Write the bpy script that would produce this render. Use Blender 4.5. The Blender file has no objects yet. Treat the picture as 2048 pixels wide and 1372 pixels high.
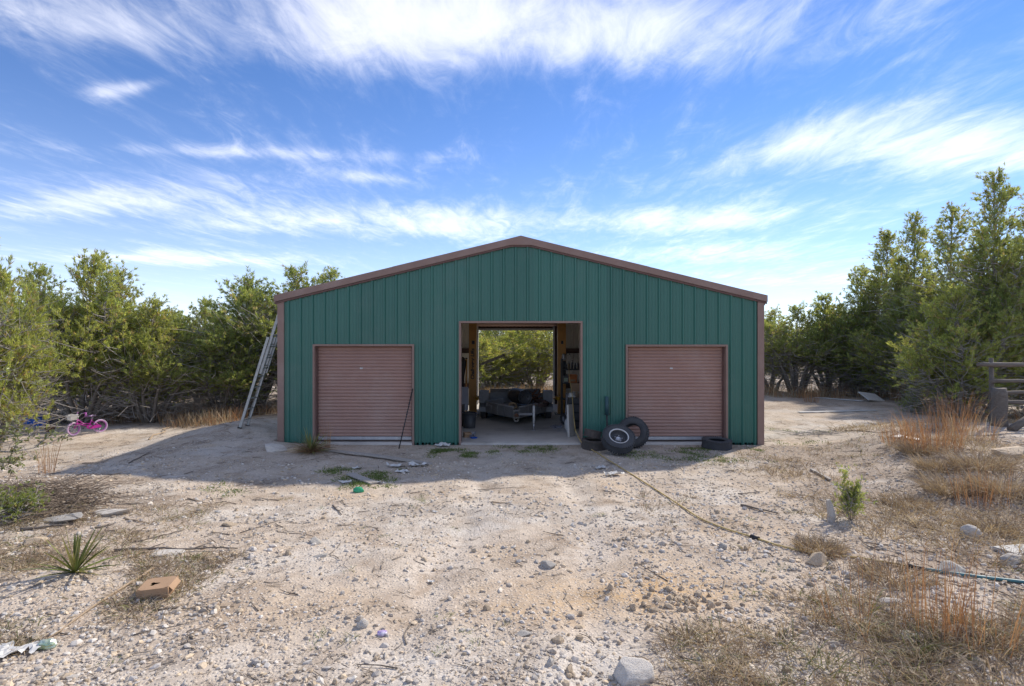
import bpy, bmesh, math, random
import numpy as np
from mathutils import Vector, Matrix, Quaternion

random.seed(7)
scene = bpy.context.scene
COL = scene.collection
PI = math.pi

# ------------------------------------------------------------------ camera
F, CX, CY, CAMH = 1106.0, 1024.0, 686.0, 2.54          # focal length in photo pixels (2048 wide)
cam_data = bpy.data.cameras.new('camera')
cam_data.sensor_width = 36.0
cam_data.lens = 36.0 * F / 2048.0
cam_data.clip_start = 0.05
cam_data.clip_end = 2000.0
cam = bpy.data.objects.new('camera', cam_data)
cam.location = (0, 0, CAMH)
cam.rotation_euler = (PI / 2, 0, 0)
COL.objects.link(cam)
scene.camera = cam

# ------------------------------------------------------------------ light
SUN_DIR = Vector((0.87, 0.77, 1.0)).normalized()
sun_elev = math.asin(SUN_DIR.z)
sun_az = math.atan2(SUN_DIR.x, SUN_DIR.y)
sd = bpy.data.lights.new('sun', 'SUN')
sd.energy = 2.0
sd.angle = math.radians(1.6)
sd.color = (1.0, 0.92, 0.80)
sun = bpy.data.objects.new('sun', sd)
sun.rotation_euler = SUN_DIR.to_track_quat('Z', 'Y').to_euler()
sun.location = (20, 20, 30)
COL.objects.link(sun)

vs = scene.view_settings
vs.view_transform = 'Standard'
vs.look = 'None'
vs.gamma = 1.0
vs.use_curve_mapping = False
vs.exposure = 1.30
SKY_STRENGTH = 0.15
scene.cycles.max_bounces = 10
scene.cycles.diffuse_bounces = 6
scene.cycles.transparent_max_bounces = 8
scene.cycles.use_denoising = True

def build_world():
    w = bpy.data.worlds.new('World')
    scene.world = w
    w.use_nodes = True
    nt = w.node_tree
    nt.nodes.clear()
    N, L = nt.nodes.new, nt.links.new

    def m(op, a, b=None, c=None):
        n = N('ShaderNodeMath')
        n.operation = op
        for i, v in enumerate((a, b, c)):
            if v is None:
                continue
            if isinstance(v, (int, float)):
                n.inputs[i].default_value = v
            else:
                L(v, n.inputs[i])
        return n.outputs[0]

    sky = N('ShaderNodeTexSky')
    sky.sky_type = 'NISHITA'
    sky.sun_disc = False
    sky.sun_elevation = sun_elev
    sky.sun_rotation = sun_az
    sky.altitude = 2000
    sky.air_density = 1.0
    sky.dust_density = 0.0
    sky.ozone_density = 6.0
    tc = N('ShaderNodeTexCoord')
    sep = N('ShaderNodeSeparateXYZ')
    L(tc.outputs['Generated'], sep.inputs[0])
    dz = m('MAXIMUM', sep.outputs[2], 0.03)
    u = m('DIVIDE', sep.outputs[0], dz)
    v = m('DIVIDE', sep.outputs[1], dz)
    # high cirrus: soft banks in the plane of the cloud layer (u, v = metres per metre of height)
    banks = [(0.10, 1.75, 0.72, 0.26, 0.12, 1.25), (-0.45, 1.75, 0.30, 0.22, -0.5, 0.6), (2.35, 2.85, 0.85, 0.42, 0.15, 1.25), (1.45, 2.75, 0.22, 0.5, 0.45, 0.75),
             (1.5, 4.5, 1.0, 0.55, -0.1, 1.15), (2.4, 6.2, 1.5, 0.7, 0.0, 0.8), (-0.45, 4.7, 0.55, 0.6, 0.0, 1.0), (-2.9, 3.9, 1.6, 0.30, -0.35, 0.75),
             (-1.8, 4.5, 0.9, 0.55, -0.15, 0.95), (-4.0, 6.6, 1.4, 0.6, 0.0, 1.05), (-1.60, 2.2, 0.15, 0.06, -0.4, 0.85), (-1.42, 2.14, 0.10, 0.04, -0.4, 0.6),
             (-1.4, 1.72, 0.5, 0.18, 0.2, 0.62), (4.8, 8.6, 2.6, 1.2, 0.0, 0.6), (-1.3, 2.9, 0.75, 0.10, 0.08, 0.62), (-0.85, 3.35, 0.22, 0.10, 0.5, 0.6),
             (-2.5, -0.4, 1.0, 0.4, -0.4, 1.1), (3.0, 0.3, 0.9, 0.5, 0.5, 1.1), (0.2, 0.25, 0.6, 0.3, 0.8, 1.1), (-0.7, -0.5, 0.6, 0.3, 0.2, 1.1), (0.6, -0.7, 0.5, 0.35, -0.3, 1.0)]
    # the same cirrus cover, added over the unseen sky to brighten the shade
    banks += [(0.3 - 0.95 * b_[0], -0.92 * b_[1], b_[2] * 1.1, b_[3] * 1.15, b_[4] + 0.15, b_[5]) for b_ in banks[:16] if b_[2] > 0.25]
    banks += [(b_[1], -0.8 * b_[0], b_[2] * 1.1, b_[3] * 1.3, b_[4] + 1.2, b_[5]) for b_ in banks[:10] if abs(b_[0]) < 1.0]
    total = None
    for (u0, v0, a, b, rot, wgt) in banks:
        cu, cv = m('SUBTRACT', u, u0), m('SUBTRACT', v, v0)
        c, s = math.cos(rot), math.sin(rot)
        p = m('MULTIPLY_ADD', cu, c / a, m('MULTIPLY', cv, s / a))
        q = m('MULTIPLY_ADD', cu, -s / b, m('MULTIPLY', cv, c / b))
        r2 = m('MULTIPLY_ADD', p, p, m('MULTIPLY', q, q))
        g = m('MULTIPLY', m('POWER', 2.718, m('MULTIPLY', r2, -0.8)), wgt)
        total = g if total is None else m('ADD', total, g)
    comb = N('ShaderNodeCombineXYZ')
    L(u, comb.inputs[0]); L(v, comb.inputs[1])

    def noise(scale, rot, sc, detail, rough, dist, loc=(0, 0, 0)):
        mp = N('ShaderNodeMapping')
        mp.inputs['Rotation'].default_value = (0, 0, rot)
        mp.inputs['Scale'].default_value = sc
        mp.inputs['Location'].default_value = loc
        L(comb.outputs[0], mp.inputs[0])
        n = N('ShaderNodeTexNoise')
        n.inputs['Scale'].default_value = scale
        n.inputs['Detail'].default_value = detail
        n.inputs['Roughness'].default_value = rough
        n.inputs['Distortion'].default_value = dist
        L(mp.outputs[0], n.inputs['Vector'])
        return n.outputs['Fac']
    n1 = noise(1.5, 0.75, (1.8, 0.66, 1), 14, 0.64, 0.7)          # long streaks
    n2 = noise(3.2, -0.5, (1.9, 0.8, 1), 12, 0.68, 1.0, (3, 1, 0))   # wisps
    n3 = noise(0.8, 0.0, (1, 1, 1), 4, 0.5, 0.4, (7, 2, 0))
    tex = m('ADD', m('MULTIPLY', n1, 0.6), m('MULTIPLY', n2, 0.4))
    dens = m('ADD', m('MULTIPLY', m('SUBTRACT', tex, 0.5), 3.0), m('MULTIPLY_ADD', total, 0.86, m('MULTIPLY_ADD', n3, 0.6, -0.28)))
    mr = N('ShaderNodeMapRange')
    mr.interpolation_type = 'SMOOTHERSTEP'
    mr.inputs['From Min'].default_value = -0.15
    mr.inputs['From Max'].default_value = 1.65
    L(dens, mr.inputs['Value'])
    fac = m('MULTIPLY', mr.outputs[0], 0.50)
    # thin veil toward the horizon
    veil = m('MULTIPLY', m('POWER', m('SUBTRACT', 1.0, m('MAXIMUM', sep.outputs[2], 0.0)), 8.0), 0.72)
    tint = N('ShaderNodeMix'); tint.data_type = 'RGBA'; tint.blend_type = 'MULTIPLY'
    tint.inputs['Factor'].default_value = 1.0
    L(sky.outputs[0], tint.inputs['A']); tint.inputs['B'].default_value = SKY_TINT
    mix = N('ShaderNodeMix'); mix.data_type = 'RGBA'
    L(fac, mix.inputs['Factor'])
    L(tint.outputs['Result'], mix.inputs['A'])
    mix.inputs['B'].default_value = CLOUD_COL
    bg = N('ShaderNodeBackground')
    bg.inputs['Strength'].default_value = SKY_STRENGTH
    mix2 = N('ShaderNodeMix'); mix2.data_type = 'RGBA'          # bright milky air low over the horizon
    L(veil, mix2.inputs['Factor']); L(mix.outputs['Result'], mix2.inputs['A']); mix2.inputs['B'].default_value = VEIL_COL
    L(mix2.outputs['Result'], bg.inputs[0])
    out = N('ShaderNodeOutputWorld')
    L(bg.outputs[0], out.inputs[0])

SKY_TINT = (0.355, 0.425, 0.505, 1)
CLOUD_COL = (5.3, 5.1, 4.95, 1)
VEIL_COL = (4.3, 4.3, 4.4, 1)
build_world()

# ------------------------------------------------------------------ numeric helpers
def _hash(ix, iy, seed):
    h = np.sin(ix * 127.1 + iy * 311.7 + seed * 74.7) * 43758.5453
    return h - np.floor(h)

def vnoise(x, y, seed=0):
    x = np.asarray(x, float); y = np.asarray(y, float)
    ix, iy = np.floor(x), np.floor(y)
    fx, fy = x - ix, y - iy
    fx = fx * fx * (3 - 2 * fx); fy = fy * fy * (3 - 2 * fy)
    a = _hash(ix, iy, seed); b = _hash(ix + 1, iy, seed)
    c = _hash(ix, iy + 1, seed); d = _hash(ix + 1, iy + 1, seed)
    return (a * (1 - fx) + b * fx) * (1 - fy) + (c * (1 - fx) + d * fx) * fy

def fbm(x, y, seed=0, o=4):
    t, amp, s = 0, 0.5, 1.0
    for i in range(o):
        t = t + amp * vnoise(np.asarray(x) * s, np.asarray(y) * s, seed + i * 3)
        amp *= 0.5; s *= 2.03
    return t

def sstep(a, b, x):
    t = np.clip((np.asarray(x, float) - a) / (b - a), 0, 1)
    return t * t * (3 - 2 * t)

def gauss(x, y, x0, y0, sx, sy):
    return np.exp(-0.5 * ((np.asarray(x) - x0) / sx) ** 2 - 0.5 * ((np.asarray(y) - y0) / sy) ** 2)

# barn footprint
WY = 14.1; BX0, BX1 = -5.966, 6.413; BD = 9.14; RX = 0.2235
def gh(x, y):
    x = np.asarray(x, float); y = np.asarray(y, float)
    z = np.full(np.broadcast(x, y).shape, -0.045)
    z = z - 0.20 * sstep(-6.5, -11.0, x) * sstep(9.5, 13.5, y)         # lower yard on the left
    z = z + 0.34 * gauss(x, y, -8.0, 16.0, 1.1, 1.4) + 0.16 * gauss(x, y, -7.2, 13.6, 1.1, 1.3)   # spoil heap beside the barn
    z = z + 0.42 * sstep(6.2, 9.2, x - 0.28 * np.maximum(y - 10.0, 0)) * sstep(6.0, 9.0, y) * (1 - sstep(14.6, 17.5, y)) # right bank
    z = z - 0.12 * gauss(x, y, 6.3, 10.6, 1.2, 0.9)
    z = z + 0.14 * sstep(2.6, 4.4, x) * (1 - sstep(5.5, 8.0, y))
    z = z + 0.16 * gauss(x, y, -7.6, 8.6, 1.3, 1.0) + 0.10 * gauss(x, y, -5.2, 6.2, 1.3, 0.8)
    und = (fbm(x * 0.45, y * 0.45, 3, 3) - 0.44) * 0.14
    mid = (fbm(x * 1.9, y * 1.9, 11, 4) - 0.47) * 0.075
    fine = (fbm(x * 7.5, y * 7.5, 23, 3) - 0.44) * 0.024
    near_b = sstep(0.0, 1.2, np.maximum(np.maximum(BX0 - x, x - BX1), np.maximum(WY - y, y - WY - BD)))
    rough = 0.25 + 0.75 * near_b
    z = z + und * near_b + (mid + fine) * rough * (1 - sstep(35, 60, y))
    # wheel ruts up the drive
    cx = 0.15 - 0.075 * (y - 14) - 0.012 * (y - 14) ** 2
    for off in (-0.85, 0.85):
        z = z - 0.045 * np.exp(-((x - cx - off) / 0.22) ** 2) * sstep(14.0, 12.0, y)
    z = z + 0.02 * np.exp(-((x - cx) / 0.4) ** 2) * sstep(14.0, 12.0, y)
    # terrain climbs gently far off
    z = z + 0.9 * sstep(30, 120, y)
    inside = (x > BX0 - 0.02) & (x < BX1 + 0.02) & (y > WY - 0.01) & (y < WY + BD)
    z = np.where(inside, -0.16, z)
    return z

def gz(x, y):
    return float(gh(np.array([x]), np.array([y]))[0])

def P(px, py, Y):
    return Vector(((px - CX) / F * Y, Y, CAMH - (py - CY) / F * Y))

def G(px, py, lo=3.5, hi=60.0):
    """the spot on the ground under a direction of view"""
    Y = np.linspace(lo, hi, 6000)
    z = CAMH - (py - CY) / F * Y
    d = z - gh((px - CX) / F * Y, Y)
    k = int(np.argmax(d < 0)) if (d < 0).any() else len(Y) - 1
    y = float(Y[k])
    x = (px - CX) / F * y
    return Vector((x, y, gz(x, y)))

# ------------------------------------------------------------------ mesh helpers
class MB:
    def __init__(s):
        s.v = []; s.f = []; s.sm = []
    def add(s, vs, fs, smooth=False):
        o = len(s.v)
        s.v.extend(tuple(p) for p in vs)
        s.f.extend(tuple(i + o for i in f) for f in fs)
        s.sm.extend([smooth] * len(fs))
        return s
    def box(s, x0, x1, y0, y1, z0, z1, M=None):
        vs = [Vector((x, y, z)) for x in (x0, x1) for y in (y0, y1) for z in (z0, z1)]
        if M is not None: vs = [M @ p for p in vs]
        return s.add(vs, [(0, 1, 3, 2), (4, 6, 7, 5), (0, 4, 5, 1), (2, 3, 7, 6), (0, 2, 6, 4), (1, 5, 7, 3)])
    def quad(s, a, b, c, d):
        return s.add([a, b, c, d], [(0, 1, 2, 3)])
    def tube(s, pts, rad, n=8, cap=True, smooth=True):
        pts = [Vector(p) for p in pts]
        if not hasattr(rad, '__len__'): rad = [rad] * len(pts)
        vs, fs = [], []
        up = None
        for i, p in enumerate(pts):
            d = (pts[min(i + 1, len(pts) - 1)] - pts[max(i - 1, 0)])
            if d.length < 1e-9: d = Vector((0, 0, 1))
            d.normalize()
            if up is None:
                a = Vector((0, 0, 1)) if abs(d.z) < 0.9 else Vector((1, 0, 0))
                up = (a - d * a.dot(d)).normalized()
            else:
                up = (up - d * up.dot(d)); up = up.normalized() if up.length > 1e-6 else Vector((1, 0, 0))
            b = d.cross(up)
            for k in range(n):
                t = 2 * PI * k / n
                vs.append(p + (up * math.cos(t) + b * math.sin(t)) * rad[i])
        for i in range(len(pts) - 1):
            for k in range(n):
                k2 = (k + 1) % n
                fs.append((i * n + k, i * n + k2, (i + 1) * n + k2, (i + 1) * n + k))
        s.add(vs, fs, smooth)
        if cap:
            o = len(s.v) - len(vs)
            s.f.append(tuple(o + k for k in reversed(range(n)))); s.sm.append(False)
            s.f.append(tuple(o + (len(pts) - 1) * n + k for k in range(n))); s.sm.append(False)
        return s
    def lathe(s, prof, n=24, M=None, closed=False, smooth=True):
        """prof: (r, z) pairs turned about z"""
        vs, fs = [], []
        for k in range(n):
            t = 2 * PI * k / n
            for r, z in prof:
                p = Vector((r * math.cos(t), r * math.sin(t), z))
                vs.append(M @ p if M is not None else p)
        m = len(prof)
        rng = m if closed else m - 1
        for k in range(n):
            k2 = (k + 1) % n
            for j in range(rng):
                j2 = (j + 1) % m
                fs.append((k * m + j, k2 * m + j, k2 * m + j2, k * m + j2))
        return s.add(vs, fs, smooth)
    def prism(s, poly, d):
        """poly: 3-D points of a flat outline, d: extrusion vector"""
        n = len(poly); d = Vector(d)
        a = [Vector(p) for p in poly]
        fs = [tuple(reversed(range(n))), tuple(range(n, 2 * n))]
        fs += [(i, (i + 1) % n, n + (i + 1) % n, n + i) for i in range(n)]
        return s.add(a + [p + d for p in a], fs)
    def mesh(s, name, mat):
        me = bpy.data.meshes.new(name)
        me.from_pydata(s.v, [], s.f)
        me.polygons.foreach_set('use_smooth', s.sm)
        if mat: me.materials.append(mat)
        bm = bmesh.new(); bm.from_mesh(me)
        bmesh.ops.recalc_face_normals(bm, faces=bm.faces)
        bm.to_mesh(me); bm.free()
        me.update()
        return me
    def obj(s, name, mat, parent=None, **k):
        return link(name, s.mesh(name, mat), parent, **k)

def link(name, data, parent=None, loc=None, rot=None, scale=None):
    o = bpy.data.objects.new(name, data)
    COL.objects.link(o)
    if parent is not None: o.parent = parent
    if loc is not None: o.location = loc
    if rot is not None: o.rotation_euler = rot
    if scale is not None: o.scale = scale if hasattr(scale, '__len__') else (scale,) * 3
    return o

def tag(o, label, cat, group=None):
    o['label'] = label; o['category'] = cat
    if group: o['group'] = group
    return o

def thing(name, label, cat, loc=(0, 0, 0), rz=0.0, group=None):
    o = bpy.data.objects.new(name, None)
    o.empty_display_size = 0.1
    COL.objects.link(o)
    o.location = loc; o.rotation_euler = (0, 0, rz)
    return tag(o, label, cat, group)

def npmesh(name, V, Fc, mat, col=None, smooth=False):
    """triangle soup from numpy arrays"""
    me = bpy.data.meshes.new(name)
    V = np.ascontiguousarray(V, np.float32); Fc = np.ascontiguousarray(Fc, np.int32)
    k = Fc.shape[1]
    me.vertices.add(len(V)); me.vertices.foreach_set('co', V.ravel())
    me.loops.add(Fc.size); me.loops.foreach_set('vertex_index', Fc.ravel())
    me.polygons.add(len(Fc))
    me.polygons.foreach_set('loop_start', np.arange(0, Fc.size, k, dtype=np.int32))
    me.polygons.foreach_set('loop_total', np.full(len(Fc), k, np.int32))
    me.polygons.foreach_set('use_smooth', np.full(len(Fc), smooth, bool))
    if col is not None:
        a = me.color_attributes.new('Col', 'FLOAT_COLOR', 'POINT')
        c = np.ones((len(V), 4), np.float32); c[:, :3] = col
        a.data.foreach_set('color', c.ravel())
    me.update(calc_edges=True)
    if mat: me.materials.append(mat)
    return me

# ------------------------------------------------------------------ materials
def new_mat(name):
    m = bpy.data.materials.new(name)
    m.use_nodes = True
    nt = m.node_tree
    return m, nt, nt.nodes['Principled BSDF']

def mat(name, c1, c2=None, rough=0.6, metal=0.0, scale=6.0, bump=0.0, bscale=40.0, detail=5, spec=0.5, stretch=(1, 1, 1), dirt=None, dirt_amt=0.5, rnd=0.0, rvar=0.0):
    """procedural two-tone material with grain, wear and optional dirt blotches"""
    m, nt, b = new_mat(name)
    N, L = nt.nodes.new, nt.links.new
    c2 = c2 or tuple(x * 0.8 for x in c1)
    tc = N('ShaderNodeTexCoord')
    mp = N('ShaderNodeMapping'); mp.inputs['Scale'].default_value = stretch
    L(tc.outputs['Object'], mp.inputs[0])
    n = N('ShaderNodeTexNoise'); n.inputs['Scale'].default_value = scale; n.inputs['Detail'].default_value = detail
    n.inputs['Roughness'].default_value = 0.6
    L(mp.outputs[0], n.inputs['Vector'])
    r = N('ShaderNodeValToRGB')
    r.color_ramp.elements[0].position = 0.3; r.color_ramp.elements[1].position = 0.7
    r.color_ramp.elements[0].color = (*c1, 1); r.color_ramp.elements[1].color = (*c2, 1)
    L(n.outputs['Fac'], r.inputs[0])
    col = r.outputs[0]
    if dirt:
        n2 = N('ShaderNodeTexNoise'); n2.inputs['Scale'].default_value = scale * 0.37; n2.inputs['Detail'].default_value = 8
        n2.inputs['Roughness'].default_value = 0.7
        L(tc.outputs['Object'], n2.inputs['Vector'])
        mr = N('ShaderNodeMapRange'); mr.inputs['From Min'].default_value = 0.5; mr.inputs['From Max'].default_value = 0.72
        mr.inputs['To Max'].default_value = dirt_amt
        L(n2.outputs['Fac'], mr.inputs[0])
        mx = N('ShaderNodeMix'); mx.data_type = 'RGBA'
        L(mr.outputs[0], mx.inputs['Factor']); L(col, mx.inputs['A']); mx.inputs['B'].default_value = (*dirt, 1)
        col = mx.outputs['Result']
    if rnd:
        oi = N('ShaderNodeObjectInfo')
        mr = N('ShaderNodeMapRange'); mr.inputs['To Min'].default_value = 1 - rnd; mr.inputs['To Max'].default_value = 1 + rnd
        L(oi.outputs['Random'], mr.inputs[0])
        hs = N('ShaderNodeHueSaturation'); L(mr.outputs[0], hs.inputs['Value']); L(col, hs.inputs['Color'])
        col = hs.outputs[0]
    L(col, b.inputs['Base Color'])
    b.inputs['Roughness'].default_value = rough
    if rvar:
        mr = N('ShaderNodeMapRange'); mr.inputs['To Min'].default_value = rough - rvar; mr.inputs['To Max'].default_value = rough + rvar
        L(n.outputs['Fac'], mr.inputs[0]); L(mr.outputs[0], b.inputs['Roughness'])
    b.inputs['Metallic'].default_value = metal
    b.inputs['Specular IOR Level'].default_value = spec
    if bump:
        nb = N('ShaderNodeTexNoise'); nb.inputs['Scale'].default_value = bscale; nb.inputs['Detail'].default_value = 6
        L(mp.outputs[0], nb.inputs['Vector'])
        bp = N('ShaderNodeBump'); bp.inputs['Strength'].default_value = bump; bp.inputs['Distance'].default_value = 0.02
        L(nb.outputs['Fac'], bp.inputs['Height']); L(bp.outputs[0], b.inputs['Normal'])
    return m

def leaf_mat(name, trans=0.35, rough=0.55, var=0.25, scale=3.0, tr_tint=(1.25, 1.15, 0.6), tint=False):
    """foliage: colour from the leaf's own attribute, some light passes through"""
    m, nt, b = new_mat(name)
    N, L = nt.nodes.new, nt.links.new
    at = N('ShaderNodeVertexColor'); at.layer_name = 'Col'
    tc = N('ShaderNodeTexCoord')
    n = N('ShaderNodeTexNoise'); n.inputs['Scale'].default_value = scale; n.inputs['Detail'].default_value = 3
    L(tc.outputs['Object'], n.inputs['Vector'])
    mr = N('ShaderNodeMapRange'); mr.inputs['From Min'].default_value = 0.3; mr.inputs['From Max'].default_value = 0.7
    mr.inputs['To Min'].default_value = 1 - var; mr.inputs['To Max'].default_value = 1 + var
    L(n.outputs['Fac'], mr.inputs[0])
    hs = N('ShaderNodeHueSaturation'); L(mr.outputs[0], hs.inputs['Value']); L(at.outputs[0], hs.inputs['Color'])
    if tint:      # each tree's own leaf tint
        oi = N('ShaderNodeObjectInfo')
        tm0 = N('ShaderNodeMix'); tm0.data_type = 'RGBA'; tm0.blend_type = 'MULTIPLY'; tm0.inputs['Factor'].default_value = 1
        L(at.outputs[0], tm0.inputs['A']); L(oi.outputs['Color'], tm0.inputs['B']); L(tm0.outputs['Result'], hs.inputs['Color'])
    L(hs.outputs[0], b.inputs['Base Color'])
    b.inputs['Roughness'].default_value = rough
    b.inputs['Specular IOR Level'].default_value = 0.3
    if trans:
        tr = N('ShaderNodeBsdfTranslucent')
        tm = N('ShaderNodeMix'); tm.data_type = 'RGBA'; tm.blend_type = 'MULTIPLY'; tm.inputs['Factor'].default_value = 1
        L(hs.outputs[0], tm.inputs['A']); tm.inputs['B'].default_value = (*tr_tint, 1)
        L(tm.outputs['Result'], tr.inputs[0])
        mx = N('ShaderNodeMixShader'); mx.inputs[0].default_value = trans
        L(b.outputs[0], mx.inputs[1]); L(tr.outputs[0], mx.inputs[2])
        out = nt.nodes['Material Output']
        L(mx.outputs[0], out.inputs[0])
    return m

# ================================================================== GROUND
def ground_zones(x, y):
    """pigment zones: litter, chalky rock, orange subsoil, mid-brown tone before the barn"""
    nz = fbm(x * 0.8, y * 0.8, 40, 4)
    nz2 = fbm(x * 2.6, y * 2.6, 51, 4)
    lit = 0.95 * sstep(-4.2, -6.5, x - 0.5 * (y - 8)) * (y < 11) + 0.9 * sstep(19, 24, y)
    lit = lit + 0.85 * sstep(3.2, 6.0, x) * (y < 14) + 0.35 * sstep(-6, -8, x) * (y >= 10)
    lit = np.clip(lit, 0, 1) * sstep(0.34, 0.52, nz) + 0.45 * sstep(0.48, 0.60, nz2)
    chalk = sstep(0.50, 0.62, fbm(x * 0.6 + 9, y * 1.1, 61, 4)) * 0.8
    chalk = np.maximum(chalk, 0.9 * gauss(x, y, -8.0, 15.2, 1.6, 1.7) + 0.6 * gauss(x, y, -1.5, 4.6, 2.2, 0.5))
    orange = 1.0 * gauss(x, y, 1.35, 5.75, 0.85, 0.4) + 0.35 * gauss(x, y, -2.3, 5.3, 1.6, 0.35) + 0.3 * sstep(0.55, 0.68, fbm(x * 1.1, y * 1.3, 77, 3))
    barn_front = sstep(10.2, 11.6, y + (nz2 - 0.45) * 2.2) * (y < WY + 0.1) * sstep(-7.5, -5.5, x) * (1 - sstep(4.6, 6.8, x))  # patchy mid-brown tone on the strip before the barn front
    return np.clip(lit, 0, 1), np.clip(chalk, 0, 1), np.clip(orange, 0, 1), np.clip(barn_front, 0, 1)

def ground_material():
    m, nt, b = new_mat('ground_dirt')
    N, L = nt.nodes.new, nt.links.new
    tc = N('ShaderNodeTexCoord')
    def noise(s, d, r=0.6, dist=0.0):
        n = N('ShaderNodeTexNoise'); n.inputs['Scale'].default_value = s; n.inputs['Detail'].default_value = d
        n.inputs['Roughness'].default_value = r; n.inputs['Distortion'].default_value = dist
        L(tc.outputs['Object'], n.inputs['Vector']); return n.outputs['Fac']
    def rng(v, a, b_, lo=0.0, hi=1.0):
        r = N('ShaderNodeMapRange'); r.inputs['From Min'].default_value = a; r.inputs['From Max'].default_value = b_
        r.inputs['To Min'].default_value = lo; r.inputs['To Max'].default_value = hi
        L(v, r.inputs[0]); return r.outputs[0]
    def mixc(f, a, b_, mode='MIX'):
        x = N('ShaderNodeMix'); x.data_type = 'RGBA'; x.blend_type = mode
        for s, v in (('Factor', f), ('A', a), ('B', b_)):
            if isinstance(v, tuple): x.inputs[s].default_value = (*v, 1)
            elif isinstance(v, (int, float)): x.inputs[s].default_value = v
            else: L(v, x.inputs[s])
        return x.outputs['Result']
    def mul(a, b_):
        x = N('ShaderNodeMath'); x.operation = 'MULTIPLY'
        for i, v in enumerate((a, b_)):
            if isinstance(v, (int, float)): x.inputs[i].default_value = v
            else: L(v, x.inputs[i])
        return x.outputs[0]
    at = N('ShaderNodeVertexColor'); at.layer_name = 'Col'
    sp = N('ShaderNodeSeparateColor'); L(at.outputs[0], sp.inputs[0])
    nl, nm, ns, nf = noise(0.7, 6), noise(4.5, 8, 0.65), noise(28, 6, 0.7), noise(120, 4, 0.7)
    col = mixc(rng(nl, 0.35, 0.65), (0.59, 0.495, 0.40), (0.465, 0.37, 0.28))
    col = mixc(rng(nm, 0.4, 0.7), col, (0.66, 0.565, 0.455))
    trk = N('ShaderNodeAttribute'); trk.attribute_name = 'packed'
    col = mixc(mul(trk.outputs['Fac'], rng(nm, 0.25, 0.6, 0.4, 1.0)), col, (0.67, 0.59, 0.50))
    edge = noise(1.6, 8, 0.65, 0.6)
    col = mixc(rng(edge, 0.50, 0.64, 0.0, 0.75), col, (0.40, 0.305, 0.22))
    col = mixc(mul(sp.outputs[1], rng(nm, 0.3, 0.55)), col, (0.64, 0.585, 0.515))
    col = mixc(mul(sp.outputs[2], rng(nm, 0.25, 0.6)), col, (0.60, 0.40, 0.205))
    col = mixc(mul(sp.outputs[0], rng(ns, 0.33, 0.58)), col, (0.235, 0.17, 0.118))
    barn_front = N('ShaderNodeAttribute'); barn_front.attribute_name = 'barn_front'
    col = mixc(mul(barn_front.outputs['Fac'], rng(nm, 0.2, 0.6, 0.0, 0.35)), col, (0.47, 0.40, 0.325))
    vo = N('ShaderNodeTexVoronoi'); vo.inputs['Scale'].default_value = 34; L(tc.outputs['Object'], vo.inputs['Vector'])
    vo2 = N('ShaderNodeTexVoronoi'); vo2.inputs['Scale'].default_value = 75; L(tc.outputs['Object'], vo2.inputs['Vector'])
    hsv = N('ShaderNodeSeparateColor'); L(vo.outputs['Color'], hsv.inputs[0])
    peb = rng(hsv.outputs[0], 0.0, 1.0, 0.72, 1.28)
    shp = mul(rng(vo.outputs['Distance'], 0.30, 0.6, 1.0, 0.0), rng(hsv.outputs[1], 0.45, 0.5))
    pc = N('ShaderNodeHueSaturation'); L(peb, pc.inputs['Value']); pc.inputs['Color'].default_value = (0.60, 0.515, 0.42, 1)
    col = mixc(mul(shp, 0.7), col, pc.outputs[0])
    col = mixc(1.0, col, N2c(nt, nf, ns), 'MULTIPLY')
    L(col, b.inputs['Base Color'])
    b.inputs['Roughness'].default_value = 0.95
    b.inputs['Specular IOR Level'].default_value = 0.15
    h = N('ShaderNodeMath'); h.operation = 'MULTIPLY_ADD'
    L(nf, h.inputs[0]); h.inputs[1].default_value = 0.35; L(ns, h.inputs[2])
    h2 = N('ShaderNodeMath'); h2.operation = 'MULTIPLY_ADD'
    L(shp, h2.inputs[0]); h2.inputs[1].default_value = 0.9; L(h.outputs[0], h2.inputs[2])
    bp = N('ShaderNodeBump'); bp.inputs['Strength'].default_value = 0.6; bp.inputs['Distance'].default_value = 0.015
    L(h2.outputs[0], bp.inputs['Height']); L(bp.outputs[0], b.inputs['Normal'])
    return m

def N2c(nt, a, b_):
    """fine tonal grain (grey multiplier) from two noises"""
    N, L = nt.nodes.new, nt.links.new
    x = N('ShaderNodeMath'); x.operation = 'ADD'; L(a, x.inputs[0]); L(b_, x.inputs[1])
    r = N('ShaderNodeMapRange'); r.inputs['From Min'].default_value = 0.7; r.inputs['From Max'].default_value = 1.3
    r.inputs['To Min'].default_value = 0.60; r.inputs['To Max'].default_value = 1.24
    L(x.outputs[0], r.inputs[0])
    c = N('ShaderNodeCombineColor')
    for i in range(3): L(r.outputs[0], c.inputs[i])
    return c.outputs[0]

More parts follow.
